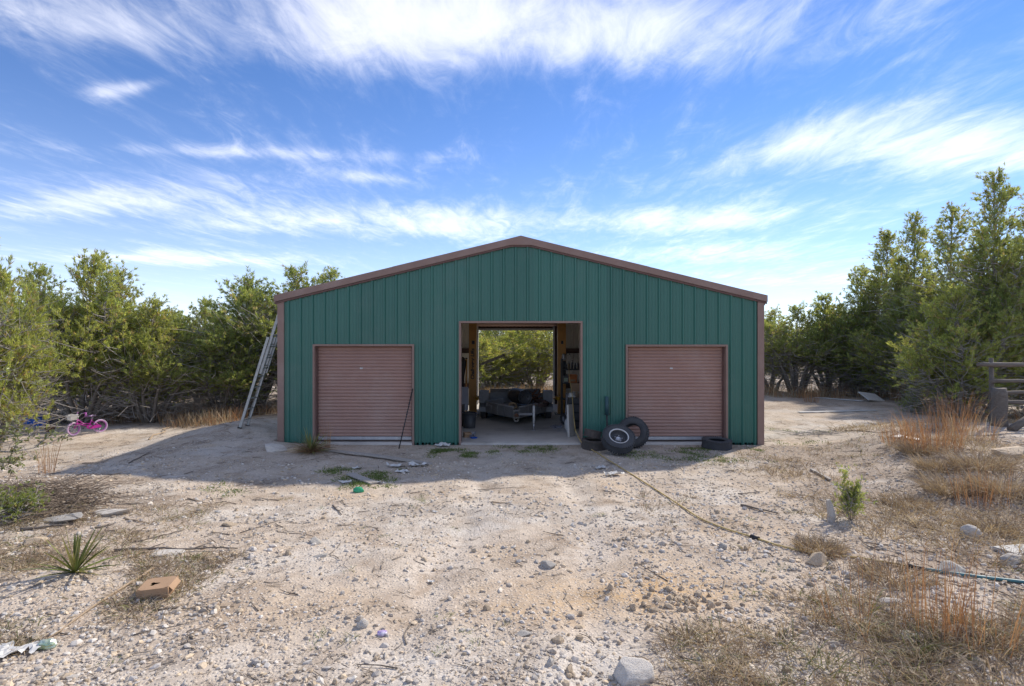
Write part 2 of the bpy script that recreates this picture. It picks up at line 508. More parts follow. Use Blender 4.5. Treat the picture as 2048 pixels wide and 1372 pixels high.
def build_ground():
    def axis(core0, core1, step, far, grow=1.16, step2=None):
        c = list(np.arange(core0, core1, step))
        a, s = c[-1], step
        while a < far:
            s *= grow; a += s; c.append(a)
        a, s = c[0], step; pre = []
        return c
    ys = []
    y, s = 2.0, 0.05
    while y < 17: ys.append(y); y += s; s = min(s * 1.008, 0.12)
    while y < 500: ys.append(y); s *= 1.12; y += s
    ys = [-300, -60, -15, -4, 0, 1.2] + ys
    xp = list(np.arange(0, 13.0, 0.065)); s = 0.065; a = xp[-1]
    while a < 450: s *= 1.15; a += s; xp.append(a)
    xs = np.array([-q for q in xp[:0:-1]] + xp); ys = np.array(ys)
    X, Y = np.meshgrid(xs, ys)
    Z = gh(X, Y)
    V = np.stack([X, Y, Z], -1).reshape(-1, 3)
    nx, ny = len(xs), len(ys)
    i = np.arange(nx * ny).reshape(ny, nx)
    Fc = np.stack([i[:-1, :-1], i[:-1, 1:], i[1:, 1:], i[1:, :-1]], -1).reshape(-1, 4)
    a, b, c, d = ground_zones(X.ravel(), Y.ravel())
    me = npmesh('ground', V, Fc, ground_material(), np.stack([a, b, c], -1), smooth=True)
    at = me.attributes.new('barn_front', 'FLOAT', 'POINT'); at.data.foreach_set('value', d.astype(np.float32))
    cx = 0.15 - 0.075 * (Y - 14) - 0.012 * (Y - 14) ** 2
    pk = (np.exp(-((X - cx - .85) / .34) ** 2) + np.exp(-((X - cx + .85) / .34) ** 2)) * (Y < 13.5) * (Y > 3)
    at = me.attributes.new('packed', 'FLOAT', 'POINT'); at.data.foreach_set('value', np.clip(pk, 0, 1).ravel().astype(np.float32))
    o = link('ground', me); o['kind'] = 'structure'
    o['label'] = 'pale stony dirt and crushed limestone ground of the yard'
build_ground()

# ================================================================== BARN
M_GREEN = mat('green_steel', (0.033, 0.135, 0.102), (0.040, 0.150, 0.114), rough=0.38, scale=1.2, spec=0.5, stretch=(1, 1, 0.25), dirt=(0.10, 0.175, 0.145), dirt_amt=0.5, rnd=0.08, bump=0.10, bscale=2.2, rvar=0.05)
M_BROWN = mat('brown_trim', (0.235, 0.148, 0.116), (0.27, 0.175, 0.14), rough=0.5, scale=2.5, dirt=(0.38, 0.29, 0.25), dirt_amt=0.4)
M_DOOR = mat('brown_door_curtain', (0.335, 0.198, 0.155), (0.37, 0.222, 0.175), rough=0.5, scale=2.0, dirt=(0.42, 0.31, 0.26), dirt_amt=0.55)
M_LIP = mat('dark_brown_return', (0.12, 0.06, 0.05), (0.15, 0.08, 0.065), rough=0.55, scale=4)
M_GALV = mat('galvanised_bar', (0.55, 0.56, 0.57), (0.42, 0.43, 0.45), rough=0.45, metal=0.6, scale=8, dirt=(0.35, 0.3, 0.26), dirt_amt=0.5)
M_LINER = mat('pale_liner_panel', (0.80, 0.77, 0.70), (0.74, 0.70, 0.63), rough=0.5, scale=1.5, stretch=(1, 1, 0.3), dirt=(0.3, 0.27, 0.23), dirt_amt=0.3)
M_STEEL = mat('dark_red_iron', (0.06, 0.035, 0.03), (0.09, 0.055, 0.045), rough=0.6, scale=5)
M_CONC = mat('concrete', (0.66, 0.62, 0.56), (0.56, 0.525, 0.475), rough=0.8, scale=1.3, bump=0.15, bscale=30, dirt=(0.26, 0.235, 0.20), dirt_amt=0.75)
M_ROOF = mat('roof_steel', (0.3, 0.31, 0.31), (0.36, 0.36, 0.36), rough=0.45, metal=0.4, scale=2)

EAVE_Z, PEAK_Z = 3.66, 5.15
def roofz(x):
    return PEAK_Z - (PEAK_Z - EAVE_Z) * abs(x - RX) / (BX1 - RX)

DOORS = [(-5.02, -2.54, 2.46), (-1.30, 1.745, 3.05), (2.945, 5.44, 2.45)]      # clear openings x0, x1, top
RIB = 0.3048
RIBN = [(0.0, 0), (0.022, 0.040), (0.058, 0.040), (0.08, 0), (0.145, 0), (0.152, .006), (0.168, .006), (0.175, 0), (0.22, 0), (0.227, .006), (0.243, .006), (0.25, 0)]

def rib_nodes(a, b, origin):
    out = []
    k0 = int(math.floor((a - origin) / RIB)) - 1
    k1 = int(math.ceil((b - origin) / RIB)) + 1
    for k in range(k0, k1 + 1):
        for t, d in RIBN:
            out.append((origin + k * RIB + t, d))
    return out

def rib_sheet(a, b, origin, zb, ztop, openings, put):
    """ribbed sheet between a and b; put(t, depth, z) -> world point"""
    nodes = rib_nodes(a, b, origin)
    xs = np.array([q[0] for q in nodes]); ds = np.array([q[1] for q in nodes])
    cuts = sorted(set([a, b] + [t for t in xs if a < t < b] + [e for o in openings for e in o[:2] if a < e < b]))
    mb = MB()
    for t0, t1 in zip(cuts[:-1], cuts[1:]):
        if t1 - t0 < 1e-5: continue
        d0, d1 = np.interp(t0 + 1e-7, xs, ds), np.interp(t1 - 1e-7, xs, ds)
        mid = 0.5 * (t0 + t1)
        z0 = zb
        for (oa, ob, ot) in openings:
            if oa < mid < ob: z0 = ot
        mb.quad(put(t0, d0, z0), put(t1, d1, z0), put(t1, d1, ztop(t1)), put(t0, d0, ztop(t0)))
    return mb

def build_barn():
    barn = thing('metal_barn', 'green ribbed metal barn with brown trim and three door openings', 'barn', (RX, WY, 0))
    inv = Matrix.Translation((-RX, -WY, 0))
    def part(mb, name, m, parent=barn):
        me = mb.mesh(name, m)
        me.transform(inv)
        return link(name, me, parent)
    zb = -0.06
    # front wall: 36-inch sheets, each its own panel
    x = BX0 + 0.14
    org = BX0 + 0.14 + 0.09
    ops = [(d[0] - 0.035, d[1] + 0.035, d[2] + 0.035) for d in DOORS]
    while x < BX1 - 0.14 - 0.01:
        x2 = min(x + 3 * RIB, BX1 - 0.14)
        mb = rib_sheet(x, x2, org, zb, lambda t: roofz(t) - 0.05, ops, lambda t, d, z: Vector((t, WY - d, z)))
        part(mb, 'wall_panel', M_GREEN)
        x = x2
    # side walls
    yorg = WY + 0.1
    for sx, bx in ((-1, BX0 + 0.02), (1, BX1 - 0.02)):
        mb = rib_sheet(WY, WY + BD, yorg, zb, lambda t: EAVE_Z - 0.02, [], lambda t, d, z, sx=sx, bx=bx: Vector((bx + sx * d, t, z)))
        part(mb, 'side_wall', M_GREEN)
        mb = MB()
        mb = rib_sheet(WY + 0.2, WY + BD - 0.2, yorg, 0.0, lambda t: EAVE_Z - 0.06, [], lambda t, d, z, sx=sx, bx=bx: Vector((bx - sx * (0.16 - d), t, z)))
        part(mb, 'side_liner', M_LINER)
    # back wall, outer sheet and pale inside
    YB = WY + BD
    back = [(-1.40, 1.75, 3.12)]
    part(rib_sheet(BX0, BX1, org, zb, lambda t: roofz(t) - 0.05, back, lambda t, d, z: Vector((t, YB + d, z))), 'back_wall', M_GREEN)
    part(rib_sheet(BX0 + 0.2, BX1 - 0.2, org, 0.0, lambda t: roofz(t) - 0.10, back, lambda t, d, z: Vector((t, YB - 0.05 - d, z))), 'back_liner', M_LINER)
    for z in (0.75, 2.22):
        for a, b_ in ((BX0 + 0.2, -1.52), (1.87, BX1 - 0.2)):
            part(MB().box(a, b_, YB - 0.22, YB - 0.085, z - 0.10, z + 0.10), 'wall_girt', M_STEEL)
    for a in (-1.53, 1.76):
        part(MB().box(a, a + 0.12, YB - 0.26, YB - 0.02, 0, 3.6), 'back_door_post', M_STEEL)
    part(MB().box(-1.40, 1.75, YB - 0.24, YB - 0.02, 3.125, 3.24), 'back_door_header', M_STEEL)
    # rolled-up curtain above the back opening
    M = Matrix.Translation((-1.55, YB - 0.45, 3.42)) @ Matrix.Rotation(PI / 2, 4, 'Y')
    prof = [(0.0, 0), (0.19, 0)] + [(0.19 + 0.012 * (k % 2), 0.05 + k * 0.08) for k in range(41)] + [(0.19, 3.4), (0, 3.4)]
    part(MB().lathe(prof, 20, M), 'rolled_door_drum', M_DOOR)
    part(MB().box(-1.38, 1.73, YB - 0.34, YB - 0.28, 3.06, 3.14), 'curtain_end_bar', M_GALV)
    for a in (-1.47, 1.70):
        part(MB().box(a, a + 0.07, YB - 0.36, YB - 0.27, 0, 3.3), 'door_guide', M_GALV)
    # roof sheets
    for sx in (-1, 1):
        xe = BX0 - 0.06 if sx < 0 else BX1 + 0.06
        def put(t, d, z, sx=sx, xe=xe):
            return Vector((RX + (xe - RX) * z, t, roofz(xe) + (roofz(RX) - roofz(xe)) * (1 - z) + d + 0.03))
        part(rib_sheet(WY - 0.05, YB + 0.08, WY, 0.0, lambda t: 1.0, [], put), 'roof_slope', M_ROOF)
        def put2(t, d, z, sx=sx, xe=xe):
            return Vector((RX + (xe - sx * -0.0 - RX) * z * 0.985, t, roofz(xe) + (roofz(RX) - roofz(xe)) * (1 - z * 0.985) - 0.16 + d))
        part(rib_sheet(WY + 0.06, YB - 0.06, WY, 0.0, lambda t: 1.0, [], put2), 'roof_liner', M_LINER)
        for yr in (WY + 2.3, WY + 4.57, WY + 6.85):      # rafters
            xr = BX0 + 0.2 if sx < 0 else BX1 - 0.2
            p0, p1 = Vector((xr, yr, roofz(xr) - 0.24)), Vector((RX, yr, roofz(RX) - 0.24))
            part(MB().prism([p0, p1, p1 + Vector((0, 0, -0.22)), p0 + Vector((0, 0, -0.34))], (0, 0.14, 0)), 'rafter', M_STEEL)
            part(MB().box(xr - 0.12 if sx > 0 else xr, xr if sx > 0 else xr + 0.12, yr, yr + 0.14, 0, EAVE_Z - 0.3), 'frame_column', M_STEEL)
    part(MB().prism([(RX - 0.2, 0, PEAK_Z + 0.015), (RX, 0, PEAK_Z + 0.085), (RX + 0.2, 0, PEAK_Z + 0.015), (RX, 0, PEAK_Z + 0.062)], (0, BD + 0.1, 0)) if False else
         MB().prism([(RX - 0.22, WY - 0.04, PEAK_Z + 0.03), (RX, WY - 0.04, PEAK_Z + 0.095), (RX + 0.22, WY - 0.04, PEAK_Z + 0.03), (RX, WY - 0.04, PEAK_Z + 0.08)], (0, BD + 0.12, 0)), 'ridge_cap', M_BROWN)
    # rake trim on the front gable: a fascia and a set-back lower lip per side
    sl = (PEAK_Z - EAVE_Z) / (BX1 - RX)
    for sx in (-1, 1):
        xe = RX + sx * (BX1 - RX + 0.065)
        xi = RX + sx * 0.26
        zt = lambda t: roofz(t) + 0.105
        for q in range(2):      # two lengths of trim per side, lapped at the joint
            x_a, x_b = xe + (xi - xe) * (q / 2), xe + (xi - xe) * ((q + 1) / 2)
            if q == 0: x_b -= sx * 0.04
            yq = WY - 0.095 - 0.004 * q
            a, b_ = Vector((x_a, yq, zt(x_a) + 0.003 * q)), Vector((x_b, yq, zt(x_b) + 0.003 * q))
            dn = Vector((0, 0, -0.165 - 0.004 * q))
            part(MB().prism([a, b_, b_ + dn, a + dn], (0, 0.13, 0)), 'rake_trim', M_BROWN)
            a2, b2 = a + Vector((0, 0.03, -0.172)), b_ + Vector((0, 0.03, -0.172))
            part(MB().prism([a2, b2, b2 + Vector((0, 0, -0.045)), a2 + Vector((0, 0, -0.045))], (0, 0.060, 0)), 'rake_lip', M_LIP)
        a3 = Vector((xe - sx * 0.02, WY - 0.045, zt(xe) - 0.165))
    zt0, zt1 = roofz(RX) + 0.112, roofz(RX + 0.262) + 0.109
    y0 = WY - 0.10
    part(MB().prism([(RX, y0, zt0), (RX + 0.262, y0, zt1), (RX + 0.262, y0, zt1 - 0.17), (RX - 0.262, y0, zt1 - 0.17), (RX - 0.262, y0, zt1)], (0, 0.135, 0)), 'peak_cap', M_BROWN)
    part(MB().box(RX - 0.262, RX + 0.262, y0 + 0.035, WY - 0.003, zt1 - 0.214, zt1 - 0.172), 'peak_lip', M_LIP)
    # eave gutters / trims along the sides
    for sx in (-1, 1):
        xe = RX + sx * (BX1 - RX + 0.06)
        zc = roofz(xe)
        part(MB().box(min(xe, xe - sx * 0.07), max(xe, xe - sx * 0.07), WY + 0.037, YB + 0.08, zc - 0.14, zc + 0.055), 'eave_trim', M_BROWN)
    # corner trims
    for x0, x1 in ((BX0, BX0 + 0.165), (BX1 - 0.165, BX1)):
        part(MB().box(x0, x1, WY - 0.042, WY + 0.12, zb, EAVE_Z - 0.02), 'corner_trim', M_BROWN)
    # openings: frames with deep jambs
    for k, (x0, x1, zt) in enumerate(DOORS):
        t, yf, yb = 0.05, WY - 0.045, WY + 0.24
        part(MB().box(x0 - t, x0, yf, yb, zb, zt + t), 'door_jamb', M_BROWN)
        part(MB().box(x1, x1 + t, yf, yb, zb, zt + t), 'door_jamb', M_BROWN)
        part(MB().box(x0, x1, yf, yb, zt, zt + t), 'door_head', M_BROWN)
        if k == 1:
            part(MB().box(x0 - 0.18, x0 - t - 0.003, WY + 0.05, WY + 0.22, 0, zt + 0.5), 'opening_stud', M_STEEL)
            part(MB().box(x1 + t + 0.003, x1 + 0.18, WY + 0.05, WY + 0.22, 0, zt + 0.5), 'opening_stud', M_STEEL)
            M = Matrix.Translation((x0 - 0.12, WY + 0.5, zt + 0.36)) @ Matrix.Rotation(PI / 2, 4, 'Y')
            prof = [(0.0, 0), (0.2, 0)] + [(0.2 + 0.012 * (q % 2), 0.05 + q * 0.08) for q in range(40)] + [(0.2, 3.28), (0, 3.28)]
            part(MB().lathe(prof, 20, M), 'rolled_door_drum', M_DOOR)
            continue
        # roll-up curtain: horizontal corrugations
        YD = WY + 0.15
        pts = []
        z = 0.135; zmax = zt - 0.002; pitch = 0.0853
        while z < zmax:
            for q, d in ((0, 0.0), (0.007, 0.018), (0.03, 0.026), (0.055, 0.022), (0.074, 0.004), (0.082, 0.0)):
                if z + q < zmax: pts.append((z + q, d))
            z += pitch
        pts.append((zmax, 0.0))
        mb = MB()
        for (za, da), (zb_, db) in zip(pts[:-1], pts[1:]):
            mb.quad((x0 + 0.04, YD - da, za), (x1 - 0.04, YD - da, za), (x1 - 0.04, YD - db, zb_), (x0 + 0.04, YD - db, zb_))
        dr = part(mb, 'roll_up_door', M_DOOR)
        part(MB().box(x0 + 0.042, x1 - 0.042, YD - 0.035, YD + 0.02, 0.055, 0.132), 'bottom_bar', M_GALV, dr)
        part(MB().box(x0 + 0.042, x1 - 0.042, YD - 0.02, YD + 0.01, 0.028, 0.053), 'weather_seal', M_STEEL, dr)
        part(MB().box(0.5 * (x0 + x1) - 0.13, 0.5 * (x0 + x1) - 0.06, YD - 0.034, YD - 0.0165, 1.87, 1.91), 'latch', M_GALV, dr)
        for a in (x0 + 0.002, x1 - 0.042):
            part(MB().box(a, a + 0.04, YD - 0.045, YD - 0.02, 0.0, zt - 0.003), 'door_guide', M_LIP, dr)
    return barn
build_barn()
fl = MB().box(BX0 + 0.03, BX1 - 0.03, WY + 0.0, WY + BD + 0.02, -0.3, 0.0)
for d in DOORS:      # sill apron out to the wall face
    fl.box(d[0] + 0.003, d[1] - 0.003, WY - 0.055, WY - 0.001, -0.3, -0.004)
fl = fl.obj('concrete_floor', M_CONC); fl['kind'] = 'structure'
fl['label'] = 'stained concrete floor slab of the barn'

# ================================================================== THINGS INSIDE THE BARN
M_ORANGE = mat('ochre_lift_paint', (0.62, 0.31, 0.075), (0.54, 0.26, 0.065), rough=0.5, scale=3, dirt=(0.2, 0.1, 0.04), dirt_amt=0.5)
M_YELLOW = mat('yellow_paint', (0.75, 0.42, 0.03), (0.62, 0.32, 0.03), rough=0.5, scale=5, dirt=(0.25, 0.13, 0.04), dirt_amt=0.6)
M_BLACK = mat('black_paint', (0.018, 0.018, 0.02), (0.03, 0.03, 0.032), rough=0.5, scale=6)
M_BLACKPL = mat('black_plastic', (0.05, 0.053, 0.058), (0.07, 0.073, 0.078), rough=0.45, scale=9, dirt=(0.12, 0.11, 0.1), dirt_amt=0.4)
M_TRAIL = mat('trailer_grey_paint', (0.17, 0.175, 0.18), (0.22, 0.222, 0.225), rough=0.55, scale=5, dirt=(0.15, 0.12, 0.10), dirt_amt=0.6)
M_RUBBER = mat('tyre_rubber', (0.045, 0.046, 0.05), (0.06, 0.06, 0.062), rough=0.8, scale=7, bump=0.15, bscale=60, dirt=(0.13, 0.12, 0.105), dirt_amt=0.35)
M_OLDRUB = mat('old_brown_rubber', (0.07, 0.058, 0.05), (0.10, 0.085, 0.075), rough=0.9, scale=9, bump=0.4, bscale=50, dirt=(0.2, 0.16, 0.13), dirt_amt=0.6)
M_CHROME = mat('worn_silver', (0.55, 0.55, 0.56), (0.4, 0.4, 0.41), rough=0.4, metal=0.7, scale=10)
M_WHITE = mat('white_paint', (0.66, 0.645, 0.61), (0.56, 0.545, 0.51), rough=0.5, scale=5, dirt=(0.45, 0.4, 0.34), dirt_amt=0.4)
M_CARD = mat('cardboard', (0.42, 0.27, 0.16), (0.36, 0.225, 0.13), rough=0.85, scale=8, bump=0.1, bscale=80)
M_ORBOX = mat('orange_box', (0.55, 0.17, 0.03), (0.45, 0.13, 0.03), rough=0.6, scale=6)
M_BLUE = mat('blue_plastic', (0.02, 0.10, 0.42), (0.03, 0.13, 0.5), rough=0.5, scale=7)
M_GREYB = mat('grey_board', (0.34, 0.33, 0.36), (0.26, 0.26, 0.29), rough=0.6, scale=4, dirt=(0.2, 0.18, 0.17), dirt_amt=0.5)
M_WOODG = mat('weathered_wood', (0.46, 0.42, 0.37), (0.35, 0.31, 0.27), rough=0.85, scale=3, stretch=(1, 12, 12), bump=0.4, bscale=12)
M_RUST = mat('rusty_iron', (0.14, 0.065, 0.035), (0.2, 0.10, 0.055), rough=0.9, scale=14, bump=0.3)
M_LABEL = mat('pale_green_label', (0.4, 0.47, 0.36), (0.34, 0.4, 0.3), rough=0.6)
M_YHOSE = mat('yellow_hose', (0.58, 0.43, 0.16), (0.50, 0.36, 0.14), rough=0.55, scale=12, dirt=(0.3, 0.22, 0.12), dirt_amt=0.5)
M_GHOSE = mat('teal_hose', (0.05, 0.17, 0.19), (0.07, 0.2, 0.22), rough=0.5, scale=10)
M_CHAIN = mat('chain_steel', (0.42, 0.40, 0.37), (0.3, 0.27, 0.24), rough=0.5, metal=0.5, scale=20)

def text_part(txt, size, m, parent, loc, rot, name='lettering', sx=1.0):
    cu = bpy.data.curves.new('tmp', 'FONT')
    cu.body = txt; cu.size = size; cu.extrude = 0.002; cu.align_x = 'LEFT'; cu.align_y = 'CENTER'; cu.offset = 0.006
    cu.shear = 0.15
    t = bpy.data.objects.new('tmp', cu); COL.objects.link(t)
    bpy.context.view_layer.update()
    me = bpy.data.meshes.new_from_object(t.evaluated_get(bpy.context.evaluated_depsgraph_get()))
    me.name = name
    bpy.data.objects.remove(t); bpy.data.curves.remove(cu)
    me.materials.clear(); me.materials.append(m)
    w = max(v.co.x for v in me.vertices) - min(v.co.x for v in me.vertices)
    o = link(name, me, parent, loc, rot)
    return o, w

# --- two-post vehicle lift: each column with carriage, arms and base plate
LY = 19.74
def lift_column(x0, x1, inward, label):
    cx = 0.5 * (x0 + x1); w = (x1 - x0) / 2
    t = thing('lift_column', label, 'car lift', (cx, LY, 0), 0, 'two columns of the vehicle lift')
    mb = MB()      # folded C-channel column
    mb.box(-w, w, -0.03, 0.02, 0.02, 3.65)
    mb.box(-w, -w + 0.03, 0.02, 0.24, 0.02, 3.65); mb.box(w - 0.03, w, 0.02, 0.24, 0.02, 3.65)
    mb.obj('column_channel', M_ORANGE, t)
    MB().box(-w - 0.10, w + 0.10, -0.12, 0.34, 0.0, 0.02).obj('base_plate', M_BLACK, t)
    for a, b_ in ((-w - 0.06, -0.08), (w + 0.06, -0.08), (-w - 0.06, 0.3), (w + 0.06, 0.3)):
        MB().tube([(a, b_, 0.02), (a, b_, 0.05)], 0.018, 6).obj('anchor_bolt', M_CHROME, t)
    MB().box(-w + 0.035, w - 0.035, 0.03, 0.26, 0.35, 1.05).obj('carriage', M_YELLOW, t)
    # swing arms folded inwards and low
    s = inward
    mb = MB()
    mb.tube([(s * (w - 0.02), -0.10, 0.62), (s * (w + 0.14), -0.32, 0.62), (s * (w + 0.05), -0.8, 0.61)], [0.06, 0.055, 0.045], 8)
    mb.obj('swing_arm', M_YELLOW, t)
    MB().tube([(s * (w + 0.05), -0.8, 0.61), (s * (w + 0.05), -0.8, 0.70)], 0.06, 12).obj('arm_pad', M_YELLOW, t)
    MB().box(-s * 0.02 - 0.05 if s < 0 else -0.03, 0.05 if s < 0 else 0.07, -0.05, -0.031, 2.5, 2.62).obj('cable_cover', M_BLACK, t)
    return t
L1 = lift_column(-1.535, -1.267, 1, 'ochre lift column with black lettering in the left of the doorway')
L2 = lift_column(1.633, 1.92, -1, 'ochre lift column in the right of the doorway with a black motor')
o, w = text_part('Challenger Lifts', 0.17, M_BLACK, L1, (0.0, -0.034, 1.24), (PI / 2, -PI / 2, 0))
o.scale = (1.10 / w, 1.0, 1.0)
o.location = (0.0, -0.034, 1.24)
pu = MB().box(-0.02, 0.13, -0.16, -0.031, 1.25, 1.9)
for z in np.arange(1.3, 1.9, 0.08): pu.box(-0.02, 0.13, -0.166, -0.16, z, z + 0.03)
pu = pu.obj('power_unit', M_BLACK, L2)
MB().lathe([(0, 0), (0.06, 0), (0.068, 0.02), (0.068, 0.2), (0.05, 0.24), (0, 0.24)], 14, Matrix.Translation((0.06, -0.10, 1.92))).obj('motor', M_CHROME, pu)
MB().tube([(0.1, -0.1, 2.1), (0.22, -0.1, 2.22), (0.28, -0.1, 2.12)], 0.014, 6).obj('release_lever', M_BLACK, pu)

# --- flat-bed trailer with V-shaped nose
def build_trailer():
    cx = 0.13
    t = thing('utility_trailer', 'dark grey flatbed trailer with V nose parked in the middle doorway', 'trailer', (cx, 18.6, 0))
    y0 = 18.2 - 18.6; ya = 16.75 - 18.6; yr = 21.6 - 18.6
    hw = 1.0
    def plate(p, q, z0, z1, th, name, m):
        p, q = Vector(p), Vector(q); d = (q - p).normalized(); n = Vector((-d.y, d.x, 0)) * th
        return MB().prism([p + Vector((0, 0, z0)), q + Vector((0, 0, z0)), q + Vector((0, 0, z1)), p + Vector((0, 0, z1))], n).obj(name, m, t)
    MB().prism([(-hw, y0, 0.46), (-0.08, ya, 0.46), (0.08, ya, 0.46), (hw, y0, 0.46), (hw, yr, 0.46), (-hw, yr, 0.46)], (0, 0, 0.05)).obj('deck', M_TRAIL, t)
    for s in (-1, 1):
        plate((s * hw, y0, 0), (s * 0.08, ya, 0), 0.27, 0.58, 0.02 * s, 'nose_plate', M_TRAIL)
        MB().tube([(s * hw, y0, 0.60), (s * 0.08, ya, 0.60)], 0.02, 8).obj('nose_rail', M_CHROME, t)
        plate((s * hw, y0, 0), (s * hw, yr, 0), 0.30, 0.58, 0.02, 'side_rail', M_TRAIL)
        for k in range(3):
            yy = y0 - (k + 1) * 0.33; xx = s * (hw - (hw - 0.08) * (k + 1) * 0.33 / (y0 - ya))
            MB().tube([(xx, yy - 0.03, 0.29), (xx, yy - 0.03, 0.57)], 0.018, 6).obj('nose_stake', M_TRAIL, t)
        # stepped mudguard box and wheels
        a, b_ = (s * 0.90, s * 1.22) if s > 0 else (s * 1.22, s * 0.90)
        MB().box(a, b_, y0 + 0.05, y0 + 0.55, 0.56, 0.95).obj('toolbox', M_TRAIL, t)
        mb = MB()
        prof = [(0.0, 0.30), (0.02, 0.44), (0.25, 0.545), (1.6, 0.545), (1.85, 0.44), (1.87, 0.32)]
        for (ya_, za), (yb_, zb_) in zip(prof[:-1], prof[1:]):
            p = [Vector((a, y0 - 0.05 + ya_, za)), Vector((b_, y0 - 0.05 + ya_, za)), Vector((b_, y0 - 0.05 + yb_, zb_)), Vector((a, y0 - 0.05 + yb_, zb_))]
            mb.prism(p, (0, 0, -0.015))
        mb.obj('mudguard', M_TRAIL, t)
        for yw in (y0 + 0.5, y0 + 1.3):
            M = Matrix.Translation((s * 1.09 - 0.1, yw, 0.34)) @ Matrix.Rotation(PI / 2, 4, 'Y')
            wh = MB().lathe([(0.19, 0.0), (0.30, 0.0), (0.335, 0.03), (0.34, 0.1), (0.335, 0.17), (0.30, 0.2), (0.19, 0.2)], 28, M, closed=True).obj('tyre', M_RUBBER, t)
            MB().lathe([(0.0, 0.07), (0.07, 0.05), (0.10, 0.09), (0.19, 0.05)], 20, M).obj('rim', M_CHROME, wh)
    MB().box(-hw + 0.02, hw - 0.02, yr - 0.03, yr, 0.515, 0.76).obj('tailboard', M_TRAIL, t)
    MB().box(-hw + 0.02, hw - 0.02, y0 + 0.9, y0 + 0.93, 0.515, 0.82).obj('headboard', M_TRAIL, t)
    # tongue and coupler
    mb = MB()
    mb.prism([(-0.05, ya + 0.1, 0.37), (0.05, ya + 0.1, 0.37), (0.05, ya - 0.45, 0.37), (-0.05, ya - 0.45, 0.37)], (0, 0, 0.08))
    mb.obj('tongue', M_TRAIL, t)
    MB().lathe([(0, 0), (0.06, 0), (0.065, 0.05), (0.04, 0.09), (0, 0.1)], 12, Matrix.Translation((0, ya - 0.47, 0.37))).obj('coupler', M_RUST, t)
    # jack stand to the right of the nose
    jx = (1068 - CX) / F * 16.0 - cx; jy = 16.1 - 18.6
    j = MB().tube([(jx, jy, 0.22), (jx, jy, 0.72)], 0.036, 12).obj('jack', M_WHITE, t)
    MB().tube([(jx, jy, 0.0), (jx, jy, 0.23)], 0.024, 10).obj('jack_leg', M_CHROME, j)
    MB().tube([(jx, jy, 0.0), (jx, jy, 0.012)], 0.07, 12).obj('jack_foot', M_CHROME, j)
    MB().tube([(jx, jy, 0.68), (jx - 0.05, jy, 0.74), (jx + 0.06, jy - 0.03, 0.74), (jx + 0.06, jy - 0.1, 0.74)], 0.012, 6).obj('jack_handle', M_RUST, j)
    MB().box(min(jx, 0.06), max(jx, 0.06), jy - 0.03, jy + 0.03, 0.44, 0.50).obj('jack_bracket', M_TRAIL, t)
    # safety chains hanging in loops from the nose
    for x0, x1, drop in ((-0.10, 0.10, 0.42), (-0.09, 0.07, 0.32)):  # each a chain of linked rings
        ch = MB()
        n = 34
        for k in range(n):
            u = k / (n - 1)
            x = x0 + (x1 - x0) * u
            z = 0.60 - drop * (1 - (2 * u - 1) ** 4)
            u2 = min(1, u + 0.02)
            x2 = x0 + (x1 - x0) * u2; z2 = 0.60 - drop * (1 - (2 * u2 - 1) ** 4)
            d = Vector((x2 - x, 0, z2 - z)); d = d.normalized() if d.length > 1e-6 else Vector((1, 0, 0))
            side = Vector((0, 1, 0)) if k % 2 else d.cross(Vector((0, 1, 0)))
            c = Vector((x, ya - 0.05, z)); r = 0.016
            ring = [c + d * (0.028 * math.cos(q)) + side * (r * math.sin(q)) for q in np.linspace(0, 2 * PI, 9)]
            ch.tube(ring, 0.0065, 4, cap=False)
        ch.obj('safety_chain', M_CHAIN, t)['kind'] = 'stuff'
    return t
build_trailer()

# --- the load on the trailer
def at_rot(p, rx, ry, rz): return Matrix.Translation(p) @ Matrix.Rotation(rz, 4, 'Z') @ Matrix.Rotation(ry, 4, 'Y') @ Matrix.Rotation(rx, 4, 'X')
dr = thing('plastic_drum', 'black plastic drum lying on its side on the grey trailer', 'drum', (0.40, 17.8, 0.80))
M = at_rot((0, 0, 0), 0, 0, 0.42) @ Matrix.Rotation(PI / 2, 4, 'X')
prof = [(0.0, 0.0), (0.20, 0.0), (0.235, 0.015), (0.24, 0.05), (0.232, 0.08)]
for k in range(6): prof += [(0.245, -0.12 - k * 0.12), (0.232, -0.16 - k * 0.12)]
prof += [(0.22, -0.86), (0, -0.86)]
MB().lathe(prof, 28, M).obj('drum_body', M_BLACKPL, dr)
lid = MB()
lid.lathe([(0.0, 0.006), (0.185, 0.006), (0.19, 0.022), (0.215, 0.022), (0.22, 0.004)], 28, M)
for a in (PI / 4, -PI / 4):
    lid.box(-0.18, 0.18, -0.014, 0.014, 0.004, 0.02, M @ Matrix.Rotation(a, 4, 'Z'))
for a in (0.0, PI): lid.tube([M @ Vector((0.1 * math.cos(a), 0.1 * math.sin(a), 0.0)), M @ Vector((0.1 * math.cos(a), 0.1 * math.sin(a), 0.03))], 0.035, 10)
lid.obj('drum_lid', M_GREYB if False else M_BLACKPL, dr)
def coil(name, c, R, r, n, m, label, cat, tilt=(0, 0)):
    c = Vector(c); mb = MB(); rr = random.Random(name)
    pts = []
    for k in range(n * 14):
        a = k / 14 * 2 * PI
        q = R * (1 + 0.05 * math.sin(k * 0.7)) + rr.uniform(-1, 1) * r * 0.8
        v = Vector((q * math.cos(a), q * math.sin(a), r + k / 14 * r * 1.2))
        pts.append(c + Matrix.Rotation(tilt[0], 3, 'X') @ (Matrix.Rotation(tilt[1], 3, 'Y') @ v))
    mb.tube(pts, r, 6)
    return tag(mb.obj(name, m), label, cat)
